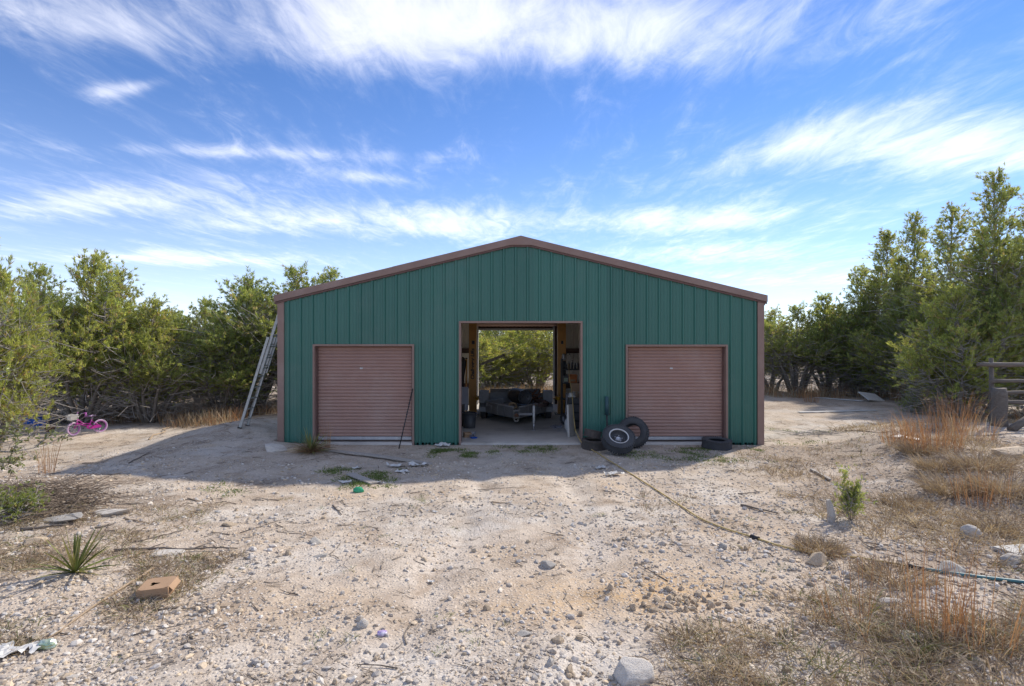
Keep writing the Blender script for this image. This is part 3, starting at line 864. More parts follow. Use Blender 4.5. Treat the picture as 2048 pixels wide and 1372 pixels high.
coil('rope_coil', (0.02, 17.25, 0.53), 0.13, 0.016, 4, mat('tan_rope', (0.35, 0.25, 0.15), (0.26, 0.18, 0.1), rough=0.9), 'tan rope coil on the trailer nose below the black drum', 'rope', (0.6, 0))
coil('cable_coil', (0.93, 17.9, 0.53), 0.22, 0.018, 5, mat('dark_brown_cable', (0.07, 0.045, 0.04), (0.1, 0.06, 0.05), rough=0.7), 'dark brown cable coil on the right of the trailer deck', 'cable', (0.25, 0.1))
sp = MB()
for k in range(5):
    a = random.uniform(-0.3, 0.3)
    sp.box(-0.3, 0.3, -0.03, 0.03, 0.0, 0.02, at_rot((-0.55, 17.9 + k * 0.06, 0.53 + k * 0.035), 0.2, -0.12, a))
tag(sp.obj('scrap_bars', M_TRAIL), 'heap of flat grey steel bars on the left of the trailer deck', 'scrap metal')
sp = MB()
rr = random.Random(5)
for k in range(16):
    p = Vector((0.75 + rr.uniform(-0.25, 0.25), 18.6 + rr.uniform(-0.3, 0.3), 0.58 + rr.uniform(0, 0.15)))
    q = p + Vector((rr.uniform(-0.3, 0.3), rr.uniform(-0.2, 0.2), rr.uniform(-0.03, 0.28)))
    sp.tube([p, (p + q) / 2 + Vector((0, 0, 0.03)), q], rr.uniform(0.012, 0.03), 6)
tag(sp.obj('scrap_pipes', M_RUST), 'tangle of rusty pipes heaped behind the black drum on the trailer', 'scrap metal')
bd = MB().box(-0.012, 0.012, -0.5, 0.5, -0.05, 0.05, at_rot((-0.72, 20.6, 1.92), 0.35, 0, -1.2))
bd.box(-0.012, 0.012, 0.44, 0.5, -0.09, 0.05, at_rot((-0.72, 20.6, 1.92), 0.35, 0, -1.2))
tag(bd.obj('timber_arm', M_WOODG), 'grey timber arm jutting from the left lift column across the back opening', 'timber')
tarp = MB()
n = 14
for i in range(n):
    for j in range(6):
        pass
g = [[(-0.95 + 2.1 * i / n, 18.7 + 0.9 * j / 6, 0.02 + 0.10 * (vnoise(i * 0.8, j * 0.9, 3) * vnoise(i * 2.1, j * 1.7, 5) * 2)) for j in range(7)] for i in range(n + 1)]
for i in range(n):
    for j in range(6):
        tarp.add([g[i][j], g[i + 1][j], g[i + 1][j + 1], g[i][j + 1]], [(0, 1, 2, 3)], True)
tag(tarp.obj('blue_tarp', mat('pale_blue_tarp', (0.22, 0.33, 0.46), (0.16, 0.26, 0.38), rough=0.5)), 'crumpled pale blue tarp on the floor under the trailer', 'tarp')

# --- left side of the doorway
t = thing('rubbish_bin', 'black plastic bin standing inside the left edge of the doorway', 'bin', (-1.28, 16.6, 0))
MB().lathe([(0, 0.0), (0.17, 0.0), (0.18, 0.02), (0.215, 0.43), (0.20, 0.43), (0.17, 0.05), (0, 0.04)], 20).obj('bin_body', M_BLACKPL, t)
MB().lathe([(0.20, 0.425), (0.228, 0.425), (0.228, 0.455), (0.20, 0.455)], 20, None, True).obj('bin_rim', M_BLACKPL, t)
MB().box(0.2, 0.235, -0.05, 0.05, 0.36, 0.4).obj('handle', M_BLACKPL, t)
t = thing('tool_cabinet', 'black tool cabinet behind the bin at the left edge of the doorway', 'cabinet', (-1.68, 17.1, 0))
MB().box(-0.2, 0.2, -0.2, 0.2, 0.03, 0.62).obj('cabinet_body', M_BLACK, t)
for z in (0.07, 0.26, 0.44):
    d = MB().box(-0.18, 0.18, -0.215, -0.201, z, z + 0.16).obj('drawer', M_BLACK, t)
    MB().box(-0.12, 0.12, -0.235, -0.216, z + 0.11, z + 0.13).obj('handle', M_CHROME, d)
for a in (-0.16, 0.16):
    for b_ in (-0.16, 0.16): MB().tube([(a, b_, 0), (a, b_, 0.032)], 0.025, 8).obj('caster', M_BLACKPL, t)
o = MB().box(-0.22, 0.22, -0.015, 0.015, 0.0, 0.75, at_rot((-1.62, 17.75, 0.38), -0.18, 0, 0.1))
tag(o.obj('metal_sheet', M_GREYB), 'dented grey sheet metal leaning beside the left lift column', 'metal sheet')
jk = [(-1.83, 'golden yellow jack stand tube standing left of the lift column', 0.05, 1.05, 2.02), (-1.66, 'orange pole leaning next to the golden tube by the lift column', 0.03, 0.9, 1.98)]
for k, (x, lab, r, z0, z1) in enumerate(jk):
    t = thing('steel_prop' if k == 0 else 'orange_pole', lab, 'prop', (x, 19.9, 0))
    MB().tube([(0, 0, 0.02), (0.02, 0.05, z1)], r, 10).obj('tube', M_YELLOW if k == 0 else M_ORANGE, t)
    MB().tube([(0, 0, 0), (0, 0, 0.025)], r * 2.4, 12).obj('foot_plate', M_BLACK, t)
    MB().tube([(0.018, 0.045, z1 - 0.02), (0.02, 0.05, z1 + 0.02)], r * 1.5, 10).obj('cap', M_BLACK, t)
o = tag(MB().tube([(-1.75, 19.6, 0.62), (-1.74, 19.58, 1.3), (-1.7, 19.55, 1.9), (-1.72, 19.5, 2.0)], [0.03, 0.05, 0.09, 0.05], 8).obj('hanging_harness', M_BLACK), 'black strap bundle hanging between the yellow props and the lift column', 'strap')

def carton(name, label, c, sx, sy, sz, rz, m=M_CARD, open_top=False, tilt=0.0):
    t = thing(name, label, 'box', c, rz)
    t.rotation_euler = (tilt, 0, rz)
    w = 0.006
    mb = MB()
    mb.box(-sx, sx, -sy, sy, 0, w)
    mb.box(-sx, sx, -sy, -sy + w, w, sz); mb.box(-sx, sx, sy - w, sy, w, sz)
    mb.box(-sx, -sx + w, -sy + w, sy - w, w, sz); mb.box(sx - w, sx, -sy + w, sy - w, w, sz)
    mb.obj('carton_wall', m, t)
    if open_top:
        for s in (-1, 1):
            M = Matrix.Translation((0, s * sy, sz)) @ Matrix.Rotation(s * -0.6, 4, 'X')
            MB().box(-sx, sx, min(0, s * sy * 0.8), max(0, s * sy * 0.8), 0, w, M).obj('flap', m, t)
    else:
        for s in (-1, 1):
            MB().box(-sx, sx, 0.002 if s > 0 else -sy, sy if s > 0 else -0.002, sz + 0.001, sz + w).obj('flap', m, t)
        MB().box(-sx * 0.999, sx * 0.999, -0.03, 0.03, sz + w + 0.0005, sz + w + 0.002).obj('tape', M_WOODG if False else m, t)
    return t
carton('cardboard_carton', 'small orange brown carton on the floor inside the left jamb', (-1.2, 14.95, 0), 0.10, 0.09, 0.12, 0.3, M_CARD, True)
coil('wire_coil', (-1.02, 14.75, 0.0), 0.09, 0.006, 3, M_BLUE, 'thin blue wire loop on the floor inside the left jamb', 'wire')
rag = MB()
for k in range(5):
    rag.tube([(-1.08 + random.uniform(-.07, .07), 14.9 + random.uniform(-.06, .06), 0.02), (-1.06 + random.uniform(-.1, .1), 14.9 + random.uniform(-.08, .08), 0.14), (-1.0 + random.uniform(-.07, .07), 14.95, 0.03)], 0.012, 5)
tag(rag.obj('wire_scrap', M_GREYB), 'bent grey wire scrap beside the carton inside the left jamb', 'wire')

# --- right side: shelf unit with things on it
sh = thing('shelf_unit', 'black steel shelf unit in the right of the doorway behind the lift column', 'shelf', (2.12, 18.9, 0))
for a in (-0.42, 0.42):
    for b_ in (-0.2, 0.2): MB().box(a - 0.02, a + 0.02, b_ - 0.02, b_ + 0.02, 0, 2.0).obj('upright', M_BLACK, sh)
for z in (0.1, 0.62, 1.16, 1.62): MB().box(-0.4, 0.4, -0.2, 0.2, z, z + 0.03).obj('shelf_board', M_BLACK, sh)
def bottle(x, y, z, h, r, m, label):
    t = tag(MB().lathe([(0, 0), (r, 0), (r, h * 0.65), (r * 0.4, h * 0.8), (r * 0.4, h * 0.95), (0, h)], 10, Matrix.Translation((0, 0, 0))).obj('oil_bottle', m), label, 'bottle', 'bottles on the black shelf')
    t.location = (x, y, z)
for k in range(5): bottle(1.84 + k * 0.105, 18.85 + 0.02 * (k % 2), 1.65, 0.22 + 0.05 * ((k * 7) % 3), 0.038, M_BLACKPL, ('leftmost', 'second from left', 'middle', 'second from right', 'rightmost')[k] + ' black bottle on top of the black shelf unit')
b1 = thing('parts_bin', 'orange parts bin on the middle board of the black shelf unit', 'bin', (2.06, 18.83, 1.19))
MB().box(-0.14, 0.14, -0.13, 0.13, 0, 0.02).box(-0.14, 0.14, -0.13, -0.12, 0.02, 0.2).box(-0.14, 0.14, 0.12, 0.13, 0.02, 0.28).box(-0.14, -0.13, -0.12, 0.12, 0.02, 0.26).box(0.13, 0.14, -0.12, 0.12, 0.02, 0.26).obj('bin_wall', M_ORBOX, b1)
MB().box(-0.08, 0.08, -0.137, -0.131, 0.05, 0.12).obj('bin_label', M_CARD, b1)
b1 = thing('fluid_jug', 'dark jug with pale green label beside the orange parts bin', 'jug', (1.83, 18.83, 1.19))
MB().box(-0.09, 0.09, -0.07, 0.07, 0, 0.24).obj('jug_body', M_BLACKPL, b1)
MB().box(-0.065, 0.065, -0.075, -0.071, 0.04, 0.17).obj('jug_label', M_LABEL, b1)
MB().tube([(0.04, 0, 0.24), (0.04, 0, 0.29)], 0.025, 10).obj('jug_cap', M_BLACK, b1)
carton('brown_carton', 'brown carton standing on stacked goods inside the right jamb', (2.05, 17.9, 0.98), 0.14, 0.12, 0.26, -0.1)
# wheeled machine under the shelf
gm = thing('air_compressor', 'dark wheeled compressor with a long handle beside the right lift column', 'compressor', (1.78, 17.35, 0))
M = Matrix.Translation((-0.18, -0.12, 0.17)) @ Matrix.Rotation(0.5, 4, 'Z') @ Matrix.Rotation(PI / 2, 4, 'Y')
wh = MB().lathe([(0.10, -0.03), (0.15, -0.035), (0.17, 0), (0.15, 0.035), (0.10, 0.03)], 22, M, True).obj('wheel', M_RUBBER, gm)
MB().lathe([(0.0, 0.02), (0.03, 0.03), (0.06, 0.0), (0.10, 0.02)], 18, M).obj('rim', M_GREYB, wh)
M = Matrix.Translation((0.12, 0.12, 0.17)) @ Matrix.Rotation(0.5, 4, 'Z') @ Matrix.Rotation(PI / 2, 4, 'Y')
wh = MB().lathe([(0.10, -0.03), (0.15, -0.035), (0.17, 0), (0.15, 0.035), (0.10, 0.03)], 22, M, True).obj('wheel', M_RUBBER, gm)
MB().lathe([(0.0, 0.02), (0.03, 0.03), (0.06, 0.0), (0.10, 0.02)], 18, M).obj('rim', M_GREYB, wh)
MB().lathe([(0, 0), (0.12, 0.02), (0.15, 0.1), (0.15, 0.6), (0.12, 0.68), (0, 0.7)], 18, Matrix.Translation((0.05, 0.1, 0.14))).obj('tank', M_BLACKPL, gm)
MB().tube([(-0.12, -0.1, 0.15), (-0.08, -0.06, 0.55), (-0.05, -0.02, 0.95)], 0.022, 8).obj('handle', M_GREYB, gm)
MB().box(-0.08, 0.16, -0.02, 0.2, 0.82, 0.95).obj('pump_head', M_GREYB, gm)
pt = thing('propane_cylinder', 'white propane cylinder standing just inside the right jamb', 'gas cylinder', (1.66, 15.9, 0))
MB().lathe([(0, 0.03), (0.10, 0.035), (0.15, 0.1), (0.152, 0.27), (0.11, 0.36), (0.03, 0.39), (0, 0.39)], 22).obj('cylinder_body', M_WHITE, pt)
MB().lathe([(0.10, 0.0), (0.11, 0.0), (0.105, 0.05), (0.095, 0.05)], 20, None, True).obj('foot_ring', M_WHITE, pt)
MB().lathe([(0.085, 0.37), (0.095, 0.37), (0.095, 0.48), (0.085, 0.48)], 20, None, True).obj('collar', M_WHITE, pt)
MB().tube([(0, 0, 0.38), (0, 0, 0.46)], 0.02, 8).obj('valve', M_CHROME, pt)
fo = MB().box(-0.11, 0.11, -0.03, 0.03, 0, 0.86, at_rot((1.60, 15.05, 0.0), -0.06, 0.03, 0.9))
tag(fo.obj('foam_board', mat('off_white_foam', (0.58, 0.55, 0.5), (0.5, 0.47, 0.42), rough=0.9, scale=6, dirt=(0.35, 0.3, 0.26), dirt_amt=0.5)), 'off white board standing on edge against the right jamb', 'board')
bg = MB()
for k in range(9):
    a = k / 9 * 2 * PI
    bg.tube([(1.78 + 0.10 * math.cos(a), 16.5 + 0.08 * math.sin(a), 0.93), (1.80 + 0.05 * math.cos(a + 1), 16.5 + 0.05 * math.sin(a + 1), 1.02 + 0.03 * math.sin(3 * a)), (1.80, 16.5, 0.99)], [0.03, 0.05, 0.03], 6)
bx = thing('storage_crate', 'dark storage crate behind the propane cylinder with a white bag on top', 'crate', (1.86, 16.55, 0))
MB().box(-0.16, 0.2, -0.14, 0.18, 0.0, 0.90).obj('crate_body', M_BLACKPL, bx)
for z in (0.2, 0.45, 0.7): MB().box(-0.165, 0.205, -0.146, -0.1405, z, z + 0.05).obj('crate_rib', M_BLACK, bx)
tag(bg.obj('plastic_bag', M_WHITE), 'crumpled white plastic bag on the dark crate inside the right jamb', 'bag')
pp = MB(); rr = random.Random(2)
for k in range(26):
    a = rr.uniform(0, 6.28)
    c = Vector((1.28 + rr.gauss(0, 0.13), 16.75 + rr.gauss(0, 0.22), 0.006))
    pp.box(-0.05, 0.05, -0.03, 0.03, 0, 0.012, at_rot(c, rr.uniform(-.2, .2), rr.uniform(-.2, .2), a))
tag(pp.obj('paper_scraps', M_GREYB), 'pale paper scraps strewn on the floor left of the compressor wheel', 'paper')['kind'] = 'stuff'

# ================================================================== THINGS OUTSIDE
# --- tyres
def tyre_mesh(R, w, hole, name, m):
    h = w / 2
    prof = [(hole, -h * 0.75), (hole + 0.015, -h * 0.92), (R * 0.80, -h), (R * 0.93, -h * 0.92), (R * 0.985, -h * 0.72)]
    for k in range(5):
        a = -h * 0.72 + k * (1.44 * h / 5)
        b_ = a + 1.44 * h / 5
        prof += [(R, a + 0.008), (R, b_ - 0.012), (R - 0.012, b_ - 0.008), (R - 0.012, b_ - 0.001)]
    prof += [(R * 0.985, h * 0.72), (R * 0.93, h * 0.92), (R * 0.80, h), (hole + 0.015, h * 0.92), (hole, h * 0.75), (hole + 0.03, h * 0.6), (R - 0.03, h * 0.6), (R - 0.03, -h * 0.6), (hole + 0.03, -h * 0.6)]
    mb = MB().lathe(prof, 40, None, True)
    # tread lugs across the edges
    for k in range(40):
        a = 2 * PI * k / 40
        for s in (-1, 1):
            M = Matrix.Rotation(a, 4, 'Z') @ Matrix.Translation((R * 0.975, 0, s * h * 0.80))
            mb.box(-0.012, 0.014, -0.02, 0.02, -0.018, 0.018, M)
    return mb.mesh(name, m)

TY = tyre_mesh(0.375, 0.22, 0.20, 'tyre', M_RUBBER)
TYO = tyre_mesh(0.31, 0.22, 0.18, 'tyre', M_OLDRUB)
def q_from_normal(n, spin=0.0):
    return (Vector(n).normalized().to_track_quat('Z', 'Y') @ Quaternion((0, 0, 1), spin)).to_euler()

# wheel with steel rim, propped on its neighbours and facing the viewer and sky
wc = Vector((2.46, 12.80, 0.32))
wn = Vector((0.05, -0.60, 0.80))
wt = thing('truck_wheel', 'mounted black truck wheel with white rim ring leaning on other tyres', 'wheel', wc)
wt.rotation_euler = q_from_normal(wn)
link('tyre', TY, wt)
rm = MB().lathe([(0.205, 0.085), (0.20, 0.04), (0.185, -0.02), (0.15, -0.05), (0.13, -0.045), (0.10, 0.0), (0.075, 0.012), (0.045, 0.005), (0.0, -0.03)], 36).obj('rim', mat('dark_rim_paint', (0.05, 0.052, 0.056), (0.08, 0.08, 0.085), rough=0.5, scale=10, dirt=(0.2, 0.19, 0.18), dirt_amt=0.6), wt)
MB().lathe([(0.200, 0.088), (0.208, 0.104), (0.226, 0.108), (0.232, 0.1), (0.224, 0.09)], 40, None, True).obj('rim_ring', M_WHITE, wt)
MB().lathe([(0.0, 0.0), (0.033, 0.0), (0.04, 0.018), (0.052, 0.022), (0.058, 0.012)], 20).obj('hub', M_CHROME, rm)
for k in range(5):
    a = 2 * PI * k / 5
    MB().tube([(0.085 * math.cos(a), 0.085 * math.sin(a), 0.005), (0.085 * math.cos(a), 0.085 * math.sin(a), 0.028)], 0.012, 6).obj('lug_nut', M_CHROME, rm)
# tyre leaning against the wall and door jamb behind it
o = link('leaning_tyre', TY, None, (2.98, 13.62, 0.335), q_from_normal((-0.42, -0.84, 0.36)))
tag(o, 'bare black tyre leaning on the right roller door behind the mounted wheel', 'tyre')
# two old brown tyres
o = link('old_tyre', TYO, None, (2.02, 13.55, 0.07), q_from_normal((0.02, -0.04, 1)))
tag(o, 'weathered brown tyre lying flat beside the doorway under another tyre', 'tyre')
o = link('old_tyre', TYO, None, (1.99, 13.66, 0.30), q_from_normal((0.22, 0.12, 1)), scale=(0.68, 0.68, 0.85))
tag(o, 'small brown tyre tilted on top of the flat brown tyre by the doorway', 'tyre')
p = G(1435, 897)
o = link('flat_tyre', TY, None, (p.x, p.y + 0.05, gz(p.x, p.y) + 0.115), q_from_normal((0.03, -0.05, 1)), scale=(0.93, 0.93, 0.95))
tag(o, 'black tyre lying flat on the ground below the right roller door', 'tyre')
# blue bag on the tyres
def crumple(name, m, loc, rad, seed, squash=0.6, amp=0.35, sub=3):
    bm = bmesh.new(); bmesh.ops.create_icosphere(bm, subdivisions=sub, radius=1)
    r = random.Random(seed); dirs = [Vector((r.gauss(0, 1), r.gauss(0, 1), r.gauss(0, 1))).normalized() for _ in range(26)]
    for v in bm.verts:
        n = v.co.normalized()
        d = max(n.dot(q) ** 6 if n.dot(q) > 0 else 0 for q in dirs)
        k = 0.65 + amp * d + 0.10 * float(vnoise(n.x * 4 + seed, n.y * 4 + n.z * 3, seed))
        v.co = Vector((n.x * rad[0], n.y * rad[1], n.z * rad[2])) * k
    me = bpy.data.meshes.new(name); bm.to_mesh(me); bm.free(); me.materials.append(m)
    return link(name, me, None, loc)
tag(crumple('plastic_bag', mat('blue_film', (0.03, 0.2, 0.55), (0.06, 0.3, 0.7), rough=0.35), (2.48, 13.25, 0.46), (0.17, 0.13, 0.10), 3), 'crumpled bright blue plastic bag on top of the leaning tyres', 'bag')

# --- rods and tools on the wall
t = thing('grease_pump', 'dark teal tube tool leaning on the wall between doorway and right door', 'tool', (2.40, 13.93, 0))
MB().tube([(0, -0.06, 0.02), (0, 0.05, 0.55), (0, 0.065, 0.75)], 0.022, 8).obj('shaft', M_BLACK, t)
MB().tube([(0, 0.062, 0.72), (0, 0.09, 1.18)], 0.048, 12).obj('barrel', mat('dark_teal', (0.02, 0.06, 0.07), (0.03, 0.08, 0.09), rough=0.5), t)
MB().tube([(-0.06, 0.06, 0.74), (0.07, 0.06, 0.74)], 0.018, 8).obj('collar', M_BLACK, t)
a, b_ = Vector((-2.77, 13.55, -0.05)), Vector((-2.52, 14.03, 1.38))
rb = MB().tube([a, a.lerp(b_, 0.5), b_], 0.013, 6)
for k in range(24):
    c = a.lerp(b_, (k + 0.5) / 24); rb.tube([c - (b_ - a).normalized() * 0.006, c + (b_ - a).normalized() * 0.006], 0.019, 6)
tag(rb.obj('steel_rod', M_BLACK), 'dark ribbed steel rod leaning on the jamb of the left roller door', 'rod')

# --- aluminium extension ladder against the eave
M_ALU = mat('dull_aluminium', (0.50, 0.50, 0.48), (0.40, 0.40, 0.38), rough=0.55, metal=0.45, scale=9, dirt=(0.3, 0.28, 0.25), dirt_amt=0.4)
ft = Vector((-7.28, 15.0, gz(-7.28, 15.0) + 0.0)); top = Vector((-6.13, 15.02, 3.98))
ld = thing('extension_ladder', 'aluminium extension ladder leaning on the left eave of the barn', 'ladder', ft)
ax = (top - ft); Llen = ax.length; ax.normalize()
sd_ = Vector((0.02, 1, -0.0)).normalized(); nn = ax.cross(sd_).normalized()
LM = Matrix((sd_.to_4d(), nn.to_4d(), ax.to_4d(), (0, 0, 0, 1))).transposed()
for r_ in range(3): LM[3][r_] = 0
LM[3][3] = 1
for r_ in range(3): LM[r_][3] = 0
def section(name, s0, s1, halfw, off, rung0):
    pz = None
    for s in (-1, 1):
        mb = MB()
        c = s * halfw
        mb.box(c - 0.006, c + 0.006, off - 0.035, off + 0.035, s0, s1, LM)
        for q in (-0.035, 0.028): mb.box(min(c, c - s * 0.028), max(c, c - s * 0.028), off + q, off + q + 0.007, s0, s1, LM)
        mb.obj('rail', M_ALU, ld)
        if s0 < 0.1: MB().box(c - 0.03, c + 0.03, off - 0.05, off + 0.05, -0.02, 0.03, LM).obj('foot', M_BLACK, ld)
    z = rung0
    while z < s1 - 0.05:
        MB().tube([LM @ Vector((-halfw - 0.015, off, z)), LM @ Vector((halfw + 0.015, off, z))], 0.016, 8).obj('rung', M_ALU, ld)
        z += 0.305
section('base_section', 0.0, 2.55, 0.21, 0.0, 0.22)
section('fly_section', 1.55, Llen, 0.18, -0.075 if nn.x < 0 else 0.075, 1.70)

# --- kid's bicycle
def build_bike():
    pf, pr = G(157, 871), G(192, 866)
    b = thing('child_bicycle', 'small pink and purple child bicycle with white basket on the dirt', 'bicycle')
    fw = (pf - pr); fw.z = 0; fw.normalize()
    wb = 0.70; R = 0.205
    mid = (pf + pr) / 2
    b.location = (mid.x, mid.y, 0.5 * (pf.z + pr.z))
    b.rotation_euler = (0.05, 0, math.atan2(fw.y, fw.x))
    PK = mat('magenta_paint', (0.50, 0.03, 0.30), (0.42, 0.03, 0.32), rough=0.3)
    LP = mat('lilac_tyre', (0.52, 0.36, 0.52), (0.55, 0.45, 0.55), rough=0.6)
    PR = mat('purple_rim', (0.48, 0.10, 0.46), (0.5, 0.14, 0.48), rough=0.4)
    pitch = math.atan2(pf.z - pr.z, wb)
    for x, steer in ((wb / 2, 0.25), (-wb / 2, 0)):
        M = Matrix.Translation((x, 0, R)) @ Matrix.Rotation(steer, 4, 'Z') @ Matrix.Rotation(PI / 2, 4, 'X')
        w = MB().lathe([(R - 0.04, -0.018), (R - 0.012, -0.024), (R, -0.01), (R, 0.01), (R - 0.012, 0.024), (R - 0.04, 0.018)], 32, M, True).obj('wheel', LP, b)
        MB().lathe([(R - 0.055, -0.012), (R - 0.038, -0.02), (R - 0.036, 0.02), (R - 0.055, 0.012)], 32, M, True).obj('rim', PR, w)
        sp = MB()
        for k in range(14):
            a = 2 * PI * k / 14
            sp.tube([M @ Vector((0.02 * math.cos(a), 0.02 * math.sin(a), 0.015 * (-1) ** k)), M @ Vector(((R - 0.045) * math.cos(a), (R - 0.045) * math.sin(a), 0))], 0.003, 4)
        sp.obj('spokes', M_CHROME, w)
        MB().tube([M @ Vector((0, 0, -0.05)), M @ Vector((0, 0, 0.05))], 0.018, 8).obj('hub', M_CHROME, w)
    bb = Vector((-0.04, 0, 0.22)); hd = Vector((0.24, 0, 0.47)); hd0 = Vector((0.27, 0, 0.37)); st = Vector((-0.13, 0, 0.44)); ra = Vector((-wb / 2, 0, R)); fa = Vector((wb / 2, 0, R))
    fr = MB()
    fr.tube([bb, hd0], 0.019, 8); fr.tube([bb, st], 0.017, 8); fr.tube([st + Vector((0.03, 0, -0.13)), Vector((0.1, 0, 0.33)), hd], 0.017, 8); fr.tube([hd0, hd], 0.022, 8)
    for s in (-0.045, 0.045):
        fr.tube([bb, ra + Vector((0, s, 0))], 0.011, 6); fr.tube([st + Vector((0.02, 0, -0.05)), ra + Vector((0, s, 0))], 0.010, 6)
    fr.obj('frame', PK, b)
    fk = MB()
    for s in (-0.042, 0.042): fk.tube([hd0 + Vector((0, s * 0.7, 0.0)), hd0 + Vector((0.01, s, -0.04)), fa + Vector((0, s, 0))], 0.012, 6)
    fk.tube([hd0 + Vector((0, -0.03, 0)), hd0 + Vector((0, 0.03, 0))], 0.016, 6)
    fk.obj('fork', PK, b)
    hb = MB().tube([hd, hd + Vector((-0.02, 0, 0.10))], 0.012, 6)
    c = hd + Vector((-0.02, 0, 0.10))
    hb.tube([c + Vector((-0.09, -0.24, 0.09)), c + Vector((-0.02, -0.13, 0.08)), c + Vector((0, -0.06, 0)), c + Vector((0, 0.06, 0)), c + Vector((-0.02, 0.13, 0.08)), c + Vector((-0.09, 0.24, 0.09))], 0.010, 6)
    hb = hb.obj('handlebar', M_CHROME, b)
    for s in (-1, 1): MB().tube([c + Vector((-0.06, s * 0.19, 0.087)), c + Vector((-0.095, s * 0.255, 0.09))], 0.017, 8).obj('grip', PR, hb)
    for s in (-1, 1):
        mb = MB()
        for q in range(4): mb.tube([c + Vector((-0.095, s * 0.25, 0.09)), c + Vector((-0.10 + 0.02 * q, s * (0.27 + 0.01 * q), 0.03)), c + Vector((-0.10 + 0.03 * q, s * 0.28, -0.04))], 0.004, 4)
        mb.obj('streamer', PR, hb)
    # basket: slatted tub
    bk = MB(); bc = hd + Vector((0.14, 0, 0.0))
    def rect(z, hx, hy): return [bc + Vector((sx * hx, sy * hy, z)) for sx, sy in ((-1, -1), (1, -1), (1, 1), (-1, 1))]
    lo, hi = rect(0, 0.075, 0.10), rect(0.15, 0.10, 0.135)
    for i in range(4):
        j = (i + 1) % 4
        bk.quad(lo[i], lo[j], hi[j], hi[i])
    bk.quad(*lo)
    bk = bk.obj('basket', mat('white_wicker', (0.75, 0.73, 0.68), (0.62, 0.6, 0.55), rough=0.7, scale=60), b)
    MB().tube(hi + [hi[0]], 0.009, 6).obj('basket_rim', M_WHITE, bk)
    MB().tube([st, st + Vector((-0.02, 0, 0.08))], 0.012, 6).obj('seat_post', M_CHROME, b)
    se = MB().lathe([(0, 0.02), (0.05, 0.03), (0.06, 0.015), (0.05, 0), (0, 0)], 16, Matrix.Translation(st + Vector((-0.05, 0, 0.08))) @ Matrix.Diagonal((1.35, 1.1, 1.2, 1)))
    se.tube([st + Vector((-0.03, 0, 0.095)), st + Vector((0.11, 0, 0.098))], [0.045, 0.018], 8)
    se.obj('saddle', mat('black_purple_vinyl', (0.05, 0.03, 0.07), (0.3, 0.2, 0.35), rough=0.4, scale=9), b)
    cr = MB().tube([bb + Vector((0, -0.06, 0)), bb + Vector((0, 0.06, 0))], 0.02, 8)
    cr.tube([bb + Vector((0, -0.055, 0)), bb + Vector((0.09, -0.07, -0.05))], 0.009, 6); cr.tube([bb + Vector((0, 0.055, 0)), bb + Vector((-0.09, 0.07, 0.05))], 0.009, 6)
    cr = cr.obj('crank', M_CHROME, b)
    for p in (Vector((0.09, -0.105, -0.05)), Vector((-0.09, 0.105, 0.05))): MB().box(-0.04, 0.04, -0.035, 0.035, -0.01, 0.01, Matrix.Translation(bb + p)).obj('pedal', M_BLACK, cr)
    cg = MB().prism([bb + Vector((0.07, 0.045, 0.05)), bb + Vector((0.08, 0.045, -0.03)), bb + Vector((0, 0.045, -0.07)), ra + Vector((0, 0.06, -0.035)), ra + Vector((0, 0.06, 0.035)), bb + Vector((0, 0.045, 0.07))], (0, 0.012, 0)).obj('chain_guard', PK, b)
    MB().tube([ra + Vector((0, 0.04, -0.0)), Vector((-0.22, 0.13, 0.0))], 0.008, 6).obj('kickstand', M_CHROME, b)
build_bike()

# --- blue tub and rusty rim by the left trees
p = G(72, 850)
tb = thing('plastic_tub', 'bright blue plastic tub lying on its side under the left junipers', 'tub', p)
tb.rotation_euler = (0, 0.35, 0.3)
MB().prism([(-0.28, -0.2, 0.0), (0.28, -0.2, 0.0), (0.32, -0.24, 0.30), (-0.32, -0.24, 0.30)], (0, 0.012, 0)).prism([(-0.28, 0.2, 0.0), (0.28, 0.2, 0.0), (0.32, 0.24, 0.30), (-0.32, 0.24, 0.30)], (0, 0.012, 0)).box(-0.28, 0.28, -0.19, 0.2, 0.0, 0.012).prism([(-0.28, -0.19, 0), (-0.28, 0.2, 0), (-0.32, 0.24, 0.3), (-0.32, -0.23, 0.3)], (0.012, 0, 0)).prism([(0.28, -0.19, 0), (0.28, 0.2, 0), (0.32, 0.24, 0.3), (0.32, -0.23, 0.3)], (-0.012, 0, 0)).obj('tub_wall', M_BLUE, tb)
MB().tube([(-0.33, -0.25, 0.3), (0.33, -0.25, 0.3), (0.33, 0.25, 0.3), (-0.33, 0.25, 0.3), (-0.33, -0.25, 0.3)], 0.016, 6).obj('tub_rim', M_BLUE, tb)
for k in (-0.15, 0, 0.15): MB().box(k - 0.02, k + 0.02, -0.235, -0.212, 0.03, 0.26).obj('tub_rib', M_BLUE, tb)
p = G(99, 864)
rw = thing('rusty_wheel_rim', 'rust brown wheel rim standing on the dirt left of the bicycle', 'wheel rim', p + Vector((0, 0, 0.11)))
rw.rotation_euler = (1.25, 0, 0.35)
MB().lathe([(0.085, -0.05), (0.12, -0.055), (0.115, -0.03), (0.10, 0.0), (0.115, 0.03), (0.12, 0.055), (0.085, 0.05)], 26, None, True).obj('rim_band', M_RUST, rw)
MB().lathe([(0.0, 0.02), (0.04, 0.025), (0.06, 0.0), (0.095, 0.0)], 22).obj('rim_disc', M_RUST, rw)

